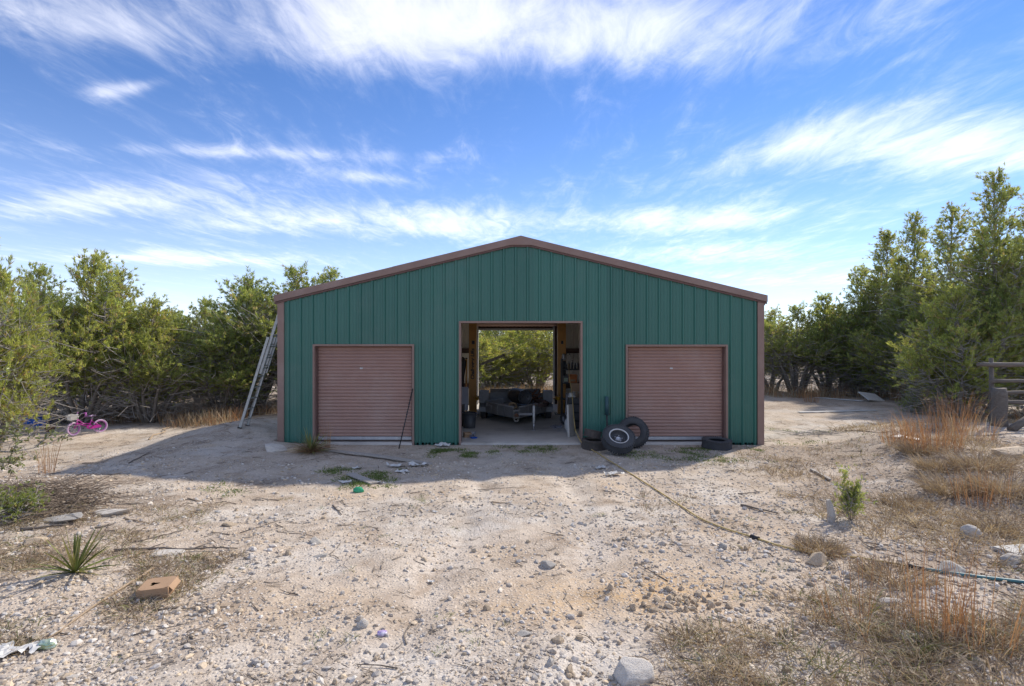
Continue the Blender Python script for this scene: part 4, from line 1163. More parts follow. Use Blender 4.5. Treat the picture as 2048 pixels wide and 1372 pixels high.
# --- loose boards
def board(name, label, a, b_, w, th, m, bow=0.0, lift=0.0, n=8):
    a, b_ = Vector(a), Vector(b_)
    d = (b_ - a); side = Vector((-d.y, d.x, 0)).normalized() * (w / 2)
    mb = MB(); prev = None
    for i in range(n + 1):
        u = i / n
        c = a.lerp(b_, u)
        c = c + side.normalized() * bow * math.sin(PI * u)
        c.z = max(gz(c.x, c.y), 0.0 * c.z + a.z * (1 - u) + b_.z * u) + 0.012 + lift
        ring = [c - side, c + side, c + side + Vector((0, 0, th)), c - side + Vector((0, 0, th))]
        if prev:
            o = len(mb.v); mb.v.extend(tuple(q) for q in prev + ring)
            for k in range(4):
                k2 = (k + 1) % 4
                mb.f.append((o + k, o + k2, o + 4 + k2, o + 4 + k)); mb.sm.append(False)
        else: mb.add(ring, [(3, 2, 1, 0)])
        prev = ring
    mb.add(prev, [(0, 1, 2, 3)])
    return tag(mb.obj(name, m), label, 'board')
board('plank', 'long bowed grey plank lying from the yucca toward the doorway', G(645, 902), G(862, 931), 0.13, 0.035, M_WOODG, bow=0.10, n=14)
board('plank', 'short flat grey plank on the ground among white scraps', G(700, 950), G(748, 969), 0.16, 0.025, M_WOODG)
board('pale_board', 'long thin white strip lying across the dirt right of the barn', G(1598, 826), G(1752, 822), 0.14, 0.03, M_WHITE)
board('pale_board', 'white strip lying by the tan grass behind the long white strip', G(1630, 796), G(1725, 803), 0.16, 0.03, M_WHITE)
board('dark_lath', 'narrow dark lath in the tree shade on the right', G(1622, 941), G(1660, 962), 0.06, 0.03, M_WOODG)
board('painted_board', 'white painted board end lying at the right edge of the picture', G(2010, 1108), G(2110, 1100), 0.26, 0.035, mat('chalky_paint', (0.50, 0.49, 0.46), (0.42, 0.40, 0.37), rough=.8, scale=5, dirt=(0.3, 0.26, 0.2), dirt_amt=.6))
p = G(1755, 803)
o = MB().box(-0.52, 0.52, -0.02, 0.02, 0, 0.62, at_rot(p + Vector((0, 0, 0.02)), -1.05, 0.12, 0.35))
tag(o.obj('plywood_sheet', M_WHITE), 'large white panel propped at a slant among dry grass on the right', 'panel')
p = G(1825, 880)
o = MB().box(-0.13, 0.13, -0.07, 0.07, 0, 0.015, at_rot(p + Vector((0, 0, 0.03)), 0.15, 0.1, -0.5)).box(-0.12, 0.12, -0.06, 0.06, 0.02, 0.03, at_rot(p + Vector((-0.18, 0.2, 0.03)), 0.1, -0.1, 0.3))
tag(o.obj('white_tile', M_WHITE), 'broken white tile on the bare dirt left of the rust coloured grass', 'tile')
p = G(385, 832)
tag(crumple('tarp_heap', mat('slate_tarp', (0.2, 0.23, 0.27), (0.16, 0.18, 0.22), rough=0.6), p + Vector((0, 0, 0.05)), (0.42, 0.3, 0.18), 9), 'slate blue tarp heap beside the small yucca on the mound', 'tarp')

# --- rail fence at the right edge
M_FENCE = mat('grey_fence_wood', (0.19, 0.165, 0.14), (0.11, 0.09, 0.075), rough=0.9, scale=4, stretch=(1, 8, 8), bump=0.5, bscale=14)
fp = G(1998, 852)
fe = thing('rail_fence', 'weathered wooden rail fence with thick post at the right edge', 'fence', fp)
rr = random.Random(4)
pts = [(rr.uniform(-.02, .02), rr.uniform(-.02, .02), z) for z in np.linspace(-0.1, 0.98, 7)]
MB().tube(pts, [0.20, 0.185, 0.17, 0.175, 0.165, 0.17, 0.15], 12).obj('post', M_FENCE, fe)
MB().tube([(0.05, 0.25, -0.1), (0.03, 0.25, 0.8), (0.02, 0.26, 1.75)], [0.06, 0.055, 0.05], 8).obj('post', M_FENCE, fe)
MB().tube([(2.75, 0.3, -0.1), (2.73, 0.3, 0.8), (2.72, 0.31, 1.75)], [0.09, 0.085, 0.08], 8).obj('post', M_FENCE, fe)
for z0, z1, xs in ((0.60, 0.57, 0.0), (0.86, 0.84, -0.05), (1.14, 1.15, -0.1), (1.60, 1.54, -0.42)):
    n = 9
    MB().tube([(xs + (3.4 - xs) * i / n, 0.17 + rr.uniform(-.02, .02), z0 + (z1 - z0) * i / n + rr.uniform(-.015, .015)) for i in range(n + 1)], [0.055 + rr.uniform(-.008, .008) for _ in range(n + 1)], 8).obj('rail', M_FENCE, fe)
p = G(2022, 862)
tag(MB().tube([p + Vector((0, 0, 0.02)), p + Vector((0.45, 0.1, 0.25)), p + Vector((1.1, 0.2, 0.62))], [0.10, 0.085, 0.07], 9).obj('fallen_log', M_FENCE), 'dark log slanting up beside the fence post', 'log')
# --- far utility pole
t = thing('utility_pole', 'thin dark utility pole rising above the far left trees', 'pole', (P(289, 690, 62).x, 62, gz(-41, 62)))
zt = P(289, 604, 62).z - t.location.z
MB().tube([(0, 0, 0), (0.02, 0, zt)], [0.16, 0.11], 8).obj('shaft', M_FENCE, t)
MB().box(-0.09, 0.09, -0.09, 0.09, zt - 0.05, zt + 0.02).obj('cap', M_FENCE, t)

# --- hose from the doorway across the yard
def path_ground(px, r, step=10):
    out = []
    for (a, b_) in zip(px[:-1], px[1:]):
        n = max(2, int(math.hypot(b_[0] - a[0], b_[1] - a[1]) / step))
        for i in range(n):
            out.append((a[0] + (b_[0] - a[0]) * i / n, a[1] + (b_[1] - a[1]) * i / n))
    out.append(px[-1])
    res = []
    for q in out:
        g_ = G(*q); res.append(g_)
    # smooth and rest on the ground
    A = np.array([list(v) for v in res])
    for _ in range(3): A[1:-1, :2] = (A[:-2, :2] + 2 * A[1:-1, :2] + A[2:, :2]) / 4
    zz = gh(A[:, 0], A[:, 1]) + r * 1.1
    for _ in range(2): zz[1:-1] = np.maximum(zz[1:-1], (zz[:-2] + zz[2:]) / 2)
    return [Vector((A[i, 0], A[i, 1], zz[i])) for i in range(len(A))]
hs = thing('garden_hose', 'long yellow hose running from the doorway across the stony yard', 'hose', (0, 0, 0))
ind = [Vector((1.70, 16.6, 1.9)), Vector((1.66, 16.0, 1.55)), Vector((1.675, 15.4, 1.1)), Vector((1.66, 14.9, 0.6)), Vector((1.66, 14.5, 0.25)), Vector((1.70, 14.2, 0.14)), Vector((1.74, 13.95, 0.05))]
gp = path_ground([(1172, 893), (1190, 906), (1234, 932), (1290, 967), (1340, 1000), (1400, 1040), (1450, 1060), (1500, 1075), (1560, 1095), (1640, 1112), (1720, 1118), (1815, 1135)], 0.014)
hp = MB().tube(ind + gp, 0.0115, 8).obj('hose_tube', M_YHOSE, hs)
def nearest(px):
    g_ = G(*px); return min(gp, key=lambda v: (v - g_).length)
j = nearest((1510, 1078)); k = gp.index(j)
MB().tube([gp[k - 1].lerp(gp[k], .3), gp[min(k + 1, len(gp) - 1)].lerp(gp[k], .3)], 0.032, 10).obj('hose_joiner', M_BLACK, hs)
g2 = path_ground([(1815, 1135), (1850, 1142), (1900, 1150), (1960, 1158), (2048, 1168), (2130, 1178), (2300, 1190)], 0.017)
hg = thing('green_hose', 'teal green hose continuing from the yellow hose to the right edge', 'hose', (0, 0, 0))
MB().tube(g2, 0.0175, 8).obj('hose_tube', M_GHOSE, hg)
MB().tube(g2[:4], 0.024, 8).obj('coupling', M_BLACK, hg)

# --- cardboard box with a hole, bottom left
p = G(303, 1196)
cb = thing('cardboard_box', 'flattened brown cardboard box with a torn hole in its top', 'box', p + Vector((0, 0.11, 0.0)))
cb.rotation_euler = (0.06, -0.05, 0.18)
sx, sy, sz = 0.145, 0.13, 0.105
mb = MB()
ring = []; n = 20
for k in range(n):
    a = 2 * PI * k / n
    r = 0.030 * (1 + 0.35 * math.sin(3 * a + 1) + 0.15 * math.sin(7 * a))
    ring.append((r * math.cos(a) * 1.25 - 0.03, r * math.sin(a) + 0.0))
outr = []
for k in range(n):
    a = 2 * PI * k / n
    c, s = math.cos(a), math.sin(a); q = min(sx / max(abs(c), 1e-6), sy / max(abs(s), 1e-6))
    outr.append((c * q, s * q))
vs_ = [(x, y, sz - 0.004) for x, y in ring] + [(x, y, sz) for x, y in outr]
mb.add(vs_, [(k, (k + 1) % n, n + (k + 1) % n, n + k) for k in range(n)])
mb.obj('top_panel', M_CARD, cb)
w = 0.005
mb = MB().box(-sx, sx, -sy, -sy + w, 0, sz - 0.001).box(-sx, sx, sy - w, sy, 0, sz - 0.001).box(-sx, -sx + w, -sy + w, sy - w, 0, sz - 0.001).box(sx - w, sx, -sy + w, sy - w, 0, sz - 0.001).box(-sx, sx, -sy, sy, 0, 0.003)
mb.obj('side_panels', M_CARD, cb)
M = Matrix.Translation((0, -sy, 0.05)) @ Matrix.Rotation(-0.5, 4, 'X')
MB().box(-sx * 0.95, sx * 0.5, -0.004, 0.0, 0.0, 0.055, M).obj('flap', M_CARD, cb)
M = Matrix.Translation((sx, 0, sz)) @ Matrix.Rotation(0.9, 4, 'Y')
MB().box(0.0, 0.06, -sy * 0.8, sy * 0.7, -0.004, 0.0, M).obj('flap', M_CARD, cb)

# --- litter
M_CAN = mat('crushed_can', (0.6, 0.62, 0.62), (0.35, 0.5, 0.25), rough=0.35, metal=0.6, scale=12)
p = G(92, 1297)
tag(crumple('crushed_can', M_CAN, p + Vector((0, 0, 0.03)), (0.085, 0.055, 0.05), 12), 'crushed silver and green drink can at the bottom left', 'can')
p = G(28, 1306)
sh_ = MB(); n = 14
gg = [[(p.x - 0.16 + 0.38 * i / n, p.y - 0.10 + 0.16 * jj / 5 + 0.05 * math.sin(i * 0.8), p.z + 0.02 + 0.035 * float(vnoise(i * 0.9, jj * 1.3, 8))) for jj in range(6)] for i in range(n + 1)]
for i in range(n):
    for jj in range(5):
        if (i > 9 and jj < 2): continue
        sh_.add([gg[i][jj], gg[i + 1][jj], gg[i + 1][jj + 1], gg[i][jj + 1]], [(0, 1, 2, 3)], True)
tag(sh_.obj('plastic_scrap', M_WHITE), 'torn white plastic scrap next to the crushed can', 'plastic')
p = G(717, 984)
tag(crumple('bottle_scrap', mat('green_plastic', (0.02, 0.3, 0.12), (0.05, 0.4, 0.2), rough=0.3), p + Vector((0, 0, 0.03)), (0.10, 0.07, 0.06), 15), 'bright green crushed plastic bottle on the dirt', 'bottle')
p = G(764, 1270)
tag(crumple('candy_wrapper', mat('purple_foil', (0.25, 0.1, 0.45), (0.7, 0.68, 0.72), rough=0.3, scale=18), p + Vector((0, 0, 0.015)), (0.05, 0.04, 0.025), 16), 'tiny purple and white wrapper on the foreground gravel', 'wrapper')
scr = [(715, 938, 'white scrap of paper above the short plank'), (690, 966, 'white plastic cup shard left of the short plank'), (757, 967, 'white shoe shaped scrap at the right end of the short plank'), (805, 945, 'small white block right of the short plank'), (795, 934, 'torn pale sheet below the long plank'), (835, 933, 'crumpled brown white sheet near the long plank end'), (885, 893, 'long white paper strip by the green wall'), (1228, 950, 'flat white paper scrap beside the yellow hose'), (1202, 937, 'grey white rag by the hose near the shadow edge'), (870, 1025, 'small lilac paper scrap on the drive'), (862, 1167, 'tiny grey foil scrap on the drive')]
for k, (px, py, lab) in enumerate(scr):
    p = G(px, py); wd = 0.22 if k in (4, 5, 6, 7) else 0.13
    if k >= 9: wd = 0.045
    # a torn, crumpled sheet: ragged outline, folded surface
    rr = random.Random(60 + k); nu, nv = 9, 7; ca, sa = math.cos(rr.uniform(-.6, .6)), math.sin(rr.uniform(-.6, .6))
    gg = {}
    for i in range(nu + 1):
        for j in range(nv + 1):
            u, v = (i / nu - .5) * 2 * wd + rr.uniform(-1, 1) * wd * .10, (j / nv - .5) * 1.2 * wd + rr.uniform(-1, 1) * wd * .10
            x, y = p.x + u * ca - v * sa, p.y + u * sa + v * ca
            f = float(vnoise(i * .55 + k * 7, j * .6 + k, 9)); f2 = float(vnoise(i * 1.3 + k, j * 1.3, 4))
            gg[i, j] = (x, y, gz(x, y) + 0.008 + wd * (.38 * f * f + .16 * f2))
    ms = MB()
    for i in range(nu):
        for j in range(nv):
            e = ((i - nu / 2 + .5) / (nu / 2)) ** 2 + ((j - nv / 2 + .5) / (nv / 2)) ** 2
            if e + 1.1 * (float(vnoise(i * .9 + 3 * k, j * .9, 21)) - .4) > 1.0: continue
            ms.add([gg[i, j], gg[i + 1, j], gg[i + 1, j + 1], gg[i, j + 1]], [(0, 1, 2, 3)])
    tag(ms.obj('paper_scrap', M_WHITE), lab, 'litter')

# --- sticks
M_STICK = mat('grey_stick', (0.21, 0.175, 0.14), (0.13, 0.105, 0.085), rough=0.9, scale=18, bump=0.3)
M_PALE = mat('pale_stick', (0.42, 0.31, 0.20), (0.34, 0.25, 0.165), rough=0.85, scale=14, bump=0.2)
def stick(a, b_, r, label, m=M_STICK, seed=0, wob=0.03):
    rr = random.Random(seed); A, B = G(*a), G(*b_)
    n = 8; pts = []; d = B - A; side = Vector((-d.y, d.x, 0)).normalized()
    for i in range(n + 1):
        c = A.lerp(B, i / n) + side * rr.uniform(-wob, wob) * (d.length)
        c.z = max(gz(c.x, c.y), A.z + (B.z - A.z) * i / n) + r
        pts.append(c)
    mb = MB().tube(pts, [r * (1 - 0.55 * i / n) for i in range(n + 1)], 6)
    if r > 0.008 and m is M_STICK:
        for q in (2, 5):
            mb.tube([pts[q], pts[q] + d * 0.12 + side * d.length * 0.12 * rr.choice((-1, 1)) + Vector((0, 0, 0.03))], [r * 0.5, r * 0.2], 5)
    return tag(mb.obj('stick', m), label, 'stick')
stick((308, 1139), (82, 1290), 0.017, 'long pale brown stick slanting past the cardboard box', M_PALE, 1, 0.008)
SK = [((302, 1197), (313, 1222), 0.014, 'short thick stick below the cardboard box'), ((313, 1222), (468, 1215), 0.008, 'thin straight stick lying right of the short thick one'), ((453, 1174), (438, 1213), 0.004, 'thin twig upright in line above the straight stick end'), ((268, 1271), (396, 1243), 0.006, 'thin stick lying below the cardboard box'), ((232, 1102), (476, 1098), 0.016, 'long dark branch lying right of the yucca'), ((270, 1086), (372, 1061), 0.010, 'dark stick slanting above the long dark branch'), ((376, 998), (421, 1009), 0.012, 'short dark stick on the pale dirt by the barn shadow'), ((480, 1067), (585, 1034), 0.006, 'curved thin stick in the middle left'), ((555, 1064), (628, 1073), 0.005, 'fine twig below the curved thin stick'), ((665, 1013), (684, 1031), 0.014, 'short brown stub near the green weeds'), ((983, 1005), (1020, 1009), 0.010, 'small tan stick in the middle of the drive'), ((1482, 1012), (1556, 1029), 0.018, 'brown stick on the gravel right of the hose'), ((1478, 989), (1530, 984), 0.010, 'dark twig above the brown stick on the right'), ((40, 1063), (135, 1052), 0.022, 'thick dark branch behind the yucca'), ((190, 1058), (228, 1050), 0.015, 'dark stub right of the thick dark branch'), ((248, 1040), (290, 1047), 0.014, 'forked dark twig on the pale dirt'), ((955, 980), (1050, 976), 0.005, 'thin twig on the drive near the shadow edge'), ((300, 880), (345, 850), 0.02, 'pale pole lying along the edge of the mound'), ((255, 928), (300, 905), 0.015, 'thin pole at the left foot of the mound'), ((1690, 862), (1780, 868), 0.012, 'thin branch on the bare dirt right of the barn'), ((780, 1012), (812, 1012), 0.006, 'small dark twig left of the drive middle')]
for k, (a, b_, r, lab) in enumerate(SK): stick(a, b_, r, lab, M_PALE if 'tan' in lab or 'pale' in lab else M_STICK, 10 + k)

# ================================================================== TREES
M_BARK = mat('juniper_bark', (0.30, 0.265, 0.23), (0.18, 0.15, 0.125), rough=0.95, scale=6, stretch=(6, 6, 1), bump=0.6, bscale=10)
M_TWIG = mat('dead_grey_twig', (0.44, 0.40, 0.365), (0.32, 0.285, 0.255), rough=0.95, scale=5)
M_JUN = leaf_mat('juniper_foliage', trans=0.6, tint=True)

def tubes_np(P0, P1, P2, r0, r2, n=3):
    """many 2-segment tapered twigs as one vertex/face block"""
    k = len(P0)
    D = P2 - P0
    D /= np.linalg.norm(D, axis=1, keepdims=True) + 1e-9
    A = np.where(np.abs(D[:, 2:3]) < 0.9, np.array([[0, 0, 1.0]]), np.array([[1.0, 0, 0]]))
    U = np.cross(D, A); U /= np.linalg.norm(U, axis=1, keepdims=True) + 1e-9
    W = np.cross(D, U)
    rings = []
    for Pt, r in ((P0, r0), (P1, 0.5 * (r0 + r2)), (P2, r2)):
        for j in range(n):
            a = 2 * PI * j / n
            rings.append(Pt + (U * math.cos(a) + W * math.sin(a)) * np.reshape(r, (-1, 1)))
    V = np.stack(rings, 1).reshape(-1, 3)             # k x 3n
    f = []
    for s in range(2):
        for j in range(n):
            j2 = (j + 1) % n
            f.append((s * n + j, s * n + j2, (s + 1) * n + j2, (s + 1) * n + j))
    Fc = (np.arange(k)[:, None, None] * (3 * n) + np.array(f)[None]).reshape(-1, 4)
    return V, Fc

def unit(v): return v / (np.linalg.norm(v, axis=-1, keepdims=True) + 1e-9)

GREEN = np.array([[0.24, 0.32, 0.125], [0.345, 0.405, 0.16], [0.455, 0.475, 0.20], [0.40, 0.335, 0.21]])

def lobe(rng, base, tip, rad, dens, tone, deadlow):
    """one plume-bearing limb: side branches, shoots off each branch, feathery sprays along the shoots"""
    base = np.array(base, float); tip = np.array(tip, float)
    h = np.linalg.norm(tip - base)
    nb = int(11 * h * (0.45 + rad) * dens) + 9
    s = rng.uniform(0.0, 0.99, nb) ** 0.78
    prof = (1 - s) ** 0.55 * (0.60 + 0.40 * np.minimum(1, s * 4.0)) + 0.05
    L = rad * prof * rng.uniform(0.5, 1.42, nb)
    az = rng.uniform(0, 2 * PI, nb)
    el = 0.02 + 0.70 * s + rng.normal(0, 0.30, nb)
    out = np.stack([np.cos(az) * np.cos(el), np.sin(az) * np.cos(el), np.sin(el)], -1)
    P0 = base + (tip - base) * s[:, None] + rng.normal(0, 0.03, (nb, 3))
    P1 = P0 + out * L[:, None] * 0.5 + np.stack([np.zeros(nb), np.zeros(nb), -0.05 * L], -1)
    P2 = P0 + out * L[:, None] + np.stack([np.zeros(nb), np.zeros(nb), 0.16 * L], -1)
    # shoots
    ns = np.maximum(3, (3.2 + 4.2 * L / max(rad, .3)).astype(int))
    ib = np.repeat(np.arange(nb), ns)
    u = rng.uniform(0.30, 1.0, len(ib))[:, None]
    S0 = (1 - u) ** 2 * P0[ib] + 2 * u * (1 - u) * P1[ib] + u ** 2 * P2[ib]
    sd = unit(out[ib] * 0.75 + np.array([0, 0, 0.42]) + rng.normal(0, 0.50, (len(ib), 3)))
    SL = (0.16 + 0.34 * L[ib]) * rng.uniform(0.55, 1.2, len(ib))
    S2 = S0 + sd * SL[:, None] + np.array([0, 0, 0.05]) * SL[:, None]
    S1 = (S0 + S2) / 2 + np.array([0, 0, -0.04]) * SL[:, None]
    w = rng.uniform(0, 1, len(ib)) < 0.30
    twV, twF = tubes_np(np.concatenate([P0, S0[w]]), np.concatenate([P1, S1[w]]), np.concatenate([P2, S2[w]]), np.concatenate([0.009 + 0.011 * L, np.full(w.sum(), 0.007)]), np.concatenate([np.full(nb, 0.004), np.full(w.sum(), 0.003)]))
    nsp = np.maximum(2, (SL / 0.085).astype(int))
    idx = np.repeat(np.arange(len(ib)), nsp)
    t = rng.uniform(0.15, 1.05, len(idx))
    keep = rng.uniform(0, 1, len(idx)) < np.where(s[ib[idx]] < deadlow, 0.22, 1.0)
    bare = (rng.uniform(0, 1, nb) < 0.06)[ib[idx]]
    keep &= ~bare
    idx, t = idx[keep], t[keep][:, None]
    pos = S0[idx] * (1 - t) + S2[idx] * t + rng.normal(0, 0.022, (len(idx), 3))
    d = unit(sd[idx] * 0.85 + np.array([0, 0, 0.22]) + rng.normal(0, 0.28, (len(idx), 3)))
    nt = 22
    lt = rng.uniform(0.78, 1.0, nt)
    pos = np.concatenate([pos, base + (tip - base) * lt[:, None] + rng.normal(0, 0.02, (nt, 3))])
    d = np.concatenate([d, unit(np.array([0, 0, 1.0]) + rng.normal(0, 0.3, (nt, 3)))])
    bt = np.concatenate([rng.uniform(0, 1, nb)[ib[idx]] * .6 + rng.uniform(0, 1, len(ib))[idx] * .4, rng.uniform(0, 1, nt)])
    v = np.clip(0.42 * bt + 0.50 * tone + 0.22 * rng.uniform(0, 1, len(bt)) - 0.05, 0, 1)
    pc = v * 2
    i0 = np.clip(pc.astype(int), 0, 1); fr = (pc - i0)[:, None]
    col = GREEN[i0] * (1 - fr) + GREEN[i0 + 1] * fr
    brown = rng.uniform(0, 1, len(bt)) < 0.09
    col[brown] = GREEN[3]
    return twV, twF, pos, d, col

def sprays(rng, pos, d, col, blades=8, ln=(0.08, 0.19), wd=(0.016, 0.030)):
    n = len(pos)
    idx = np.repeat(np.arange(n), blades)
    m = len(idx)
    dd = unit(d[idx] + rng.normal(0, 0.40, (m, 3)))
    p0 = pos[idx] + rng.normal(0, 0.15 * ln[1], (m, 3)) * .7
    sv = unit(np.cross(dd, rng.normal(0, 1, (m, 3))))
    L = rng.uniform(*ln, m)[:, None]; W = rng.uniform(*wd, m)[:, None]
    V = np.stack([p0 + sv * W - dd * L * .1, p0 + dd * L, p0 - sv * W * .8 + dd * L * .1], 1).reshape(-1, 3)
    Fc = np.arange(m * 3).reshape(-1, 3)
    cc = col[idx] * rng.uniform(0.8, 1.2, (m, 1))
    return V, Fc, np.repeat(cc, 3, 0)

PROTO = {}
def crown_proto(key, H, R, seed, spire, nl, low, dead, dens, blades, ln, wd):
    """meshes of one juniper build: trunk, branches, dead twigs, crown"""
    if key in PROTO: return PROTO[key]
    rng = np.random.default_rng(seed)
    lobes = []
    if spire:
        lobes.append(((0, 0, H * low), (rng.normal(0, .12), rng.normal(0, .12), H), R * 0.80))
        for i in range(nl):
            a = 2 * PI * i / nl + rng.uniform(-.4, .4); dd = R * rng.uniform(0.3, 0.6)
            lobes.append(((dd * .5 * math.cos(a), dd * .5 * math.sin(a), H * low), (dd * math.cos(a) * 1.2, dd * math.sin(a) * 1.2, H * rng.uniform(0.40, 0.80)), R * rng.uniform(.5, .72)))
    else:
        lobes.append(((0, 0, H * low), (rng.normal(0, .2), rng.normal(0, .2), H), R * 0.62))
        for i in range(nl):
            a = 2 * PI * i / nl + rng.uniform(-.35, .35); dd = R * rng.uniform(0.40, 0.85)
            lobes.append(((dd * .62 * math.cos(a), dd * .62 * math.sin(a), H * (low + rng.uniform(0, .22))), (dd * math.cos(a) * 1.1, dd * math.sin(a) * 1.1, H * rng.uniform(0.42, 0.96) * (1 - 0.16 * dd / R)), R * rng.uniform(.42, .66)))
    TV, TF, PO, DD, CO = [], [], [], [], []
    off = 0
    for (b, tp, r) in lobes:
        v, f, p, d, c = lobe(rng, b, tp, r, dens, np.clip(.55 + rng.normal(0, .16), 0, 1), dead)
        TV.append(v); TF.append(f + off); off += len(v); PO.append(p); DD.append(d); CO.append(c)
    nd = int(260 * R)
    a = rng.uniform(0, 2 * PI, nd); rr_ = R * rng.uniform(0.3, 1.5, nd)
    p0 = np.stack([np.cos(a) * rr_ * .5, np.sin(a) * rr_ * .5, H * rng.uniform(0.03, 0.62, nd)], -1)
    dv = np.stack([np.cos(a + rng.normal(0, .5, nd)), np.sin(a + rng.normal(0, .5, nd)), rng.uniform(-.35, .75, nd)], -1)
    p2 = p0 + dv * rng.uniform(0.3, 1.0, (nd, 1)) * R * 0.6
    p1 = (p0 + p2) / 2 + rng.normal(0, 0.07, (nd, 3)) * min(1, R)
    sc = min(1.0, H / 3)
    dV, dF = tubes_np(p0, p1, p2, np.full(nd, 0.013 * sc), np.full(nd, 0.005 * sc))
    mb = MB()
    for i, (b, tp, r) in enumerate(lobes):
        b, tp = Vector(b), Vector(tp)
        r0 = (0.03 + (0.012 if spire else 0.018) * H * (1.25 if i == 0 else 0.7)) * sc
        pts = [Vector((b.x * .25, b.y * .25, -0.12)), Vector((b.x * .6, b.y * .6, b.z * .55)) + Vector((rng.normal(0, .05), rng.normal(0, .05), 0)) * sc, b, b.lerp(tp, .35) + Vector((rng.normal(0, .05), rng.normal(0, .05), 0)) * sc, b.lerp(tp, .7), tp]
        mb.tube(pts, [r0, r0 * .8, r0 * .6, r0 * .38, r0 * .16, 0.005 * sc], 6)
    V, Fc, C = sprays(rng, np.concatenate(PO), np.concatenate(DD), np.concatenate(CO), blades, ln, wd)
    PROTO[key] = (mb.mesh('trunk', M_BARK), npmesh('branches', np.concatenate(TV), np.concatenate(TF), M_TWIG, smooth=True), npmesh('dead_twigs', dV, dF, M_TWIG, smooth=True), npmesh('crown', V, Fc, M_JUN, C))
    print('proto', key, len(Fc))
    return PROTO[key]

def juniper(name, label, x, y, H, R, meshes, H0, R0, tone, rz, cat, group):
    t = thing(name, label, cat, (x, y, gz(x, y)), rz, group)
    t.scale = (R / R0, R / R0, H / H0)
    tr = link('trunk', meshes[0], t)
    link('branches', meshes[1], tr); link('dead_twigs', meshes[2], tr)
    c = link('crown', meshes[3], t)
    k = (tone - .47) * 2
    c.color = (1 + .34 * k, 1 + .26 * k, 1 + .15 * k - .1 * abs(k), 1)      # this tree's own leaf tint
    return t
FINE = dict(blades=7, ln=(0.06, 0.155), wd=(0.010, 0.019))
def jun(px, top, Y, R, seed, label, tone=.5, spire=False, dens=1.0, nl=None, low=.1, dead=.1, **k):
    x = (px - CX) / F * Y
    H = CAMH + (CY - top) / F * Y - gz(x, Y)
    rz = (seed * 2.399) % 6.28
    if spire:
        v = seed % 3
        H0, R0 = 8.0, 1.6
        ms = crown_proto(('spire', v), H0, R0, 900 + v, True, 5 + v % 2, .06, .06, 1.45, **FINE)
    else:
        R *= 1.2; v = seed % 5
        if low >= .17: v = 5
        H0, R0 = 5.0, 2.1
        ms = crown_proto(('bush', v), H0, R0, 930 + v, False, 7 + v % 3, .22 if v == 5 else .06 + .03 * (v % 3), .2 if v == 5 else .08, 1.22, **FINE)
    return juniper('juniper_tree', label, x, Y, H, R, ms, H0, R0, tone, rz, 'tree', 'junipers around the barn')

# left group
jun(-30, 478, 13.6, 1.25, 2, 'bright yellow green juniper filling the left edge of the picture', tone=0.70, nl=7, dens=1.1)
jun(165, 520, 19.0, 1.9, 4, 'tall bushy juniper with twin tips behind the bicycle', tone=0.62, nl=8)
jun(238, 548, 20.5, 1.7, 3, 'juniper with a ragged pointed top right of the twin tipped one', tone=0.5, nl=7)
jun(300, 606, 19.5, 1.5, 1, 'lower olive juniper standing over the rust grass behind the bicycle', tone=0.55, nl=7)
jun(95, 545, 21.5, 1.7, 5, 'dark juniper between the left edge tree and the twin tipped one', tone=0.4, nl=6)
jun(405, 606, 25.0, 1.8, 6, 'rounded dark juniper in the gap left of the barn', tone=0.35, nl=7)
jun(350, 634, 29.0, 1.9, 7, 'low far juniper in the gap at the left', tone=0.35, nl=6, dens=0.8, big=1.2)
jun(500, 560, 22.5, 2.1, 8, 'broad spreading juniper with bare grey limbs behind the ladder', tone=0.35, nl=9, low=0.2, dead=0.2)
jun(590, 543, 23.0, 2.3, 9, 'flat topped juniper rising over the left roof slope', tone=0.38, nl=9, low=0.2)
jun(672, 549, 26.0, 1.9, 10, 'juniper top showing just above the left roof edge', tone=0.38, nl=8)
jun(440, 640, 21.0, 1.5, 11, 'small olive juniper beside the ladder in front of bare limbs', tone=0.5, nl=6, dead=0.2)
jun(255, 632, 40.0, 2.6, 12, 'far juniper top behind the utility pole', tone=0.4, nl=7, dens=0.7, big=1.4, blades=7)
jun(430, 626, 44.0, 2.8, 13, 'hazy far juniper over the gap left of the barn', tone=0.4, nl=7, dens=0.7, big=1.4, blades=7)
# right group
jun(1988, 350, 19.8, 1.6, 20, 'tallest spire juniper near the right edge', tone=0.42, spire=True, nl=4, dens=0.72)
jun(2075, 385, 20.5, 1.8, 21, 'spire juniper cut by the right edge of the picture', tone=0.4, spire=True, nl=4, dens=0.8)
jun(1897, 418, 22.0, 1.6, 22, 'slender juniper spire left of the tallest spire', tone=0.42, spire=True, nl=4, dens=0.8)
jun(1828, 432, 25.0, 1.5, 23, 'thin topped juniper second spire from the left on the right side', tone=0.42, spire=True, nl=5, dens=0.8)
jun(1768, 470, 27.5, 1.8, 24, 'leftmost spire juniper of the right hand group', tone=0.42, spire=True, nl=5, dens=0.85)
jun(1722, 545, 28.5, 1.8, 25, 'leaning juniper below the leftmost spire', tone=0.45, nl=6)
jun(1655, 596, 29.0, 2.1, 26, 'rounded dark juniper in the middle of the right tree line', tone=0.3, nl=8)
jun(1592, 616, 28.5, 1.9, 27, 'low juniper with bare trunk right of the barn corner', tone=0.42, nl=7, low=0.18)
jun(1545, 624, 30.0, 1.7, 28, 'olive juniper directly behind the right barn corner', tone=0.5, nl=7)
jun(1915, 585, 19.4, 1.6, 29, 'broad bright green juniper in front of the tall spires', tone=0.72, nl=8, low=0.14)
jun(1835, 600, 25.0, 2.0, 30, 'bushy green juniper left of the broad bright one', tone=0.6, nl=8)
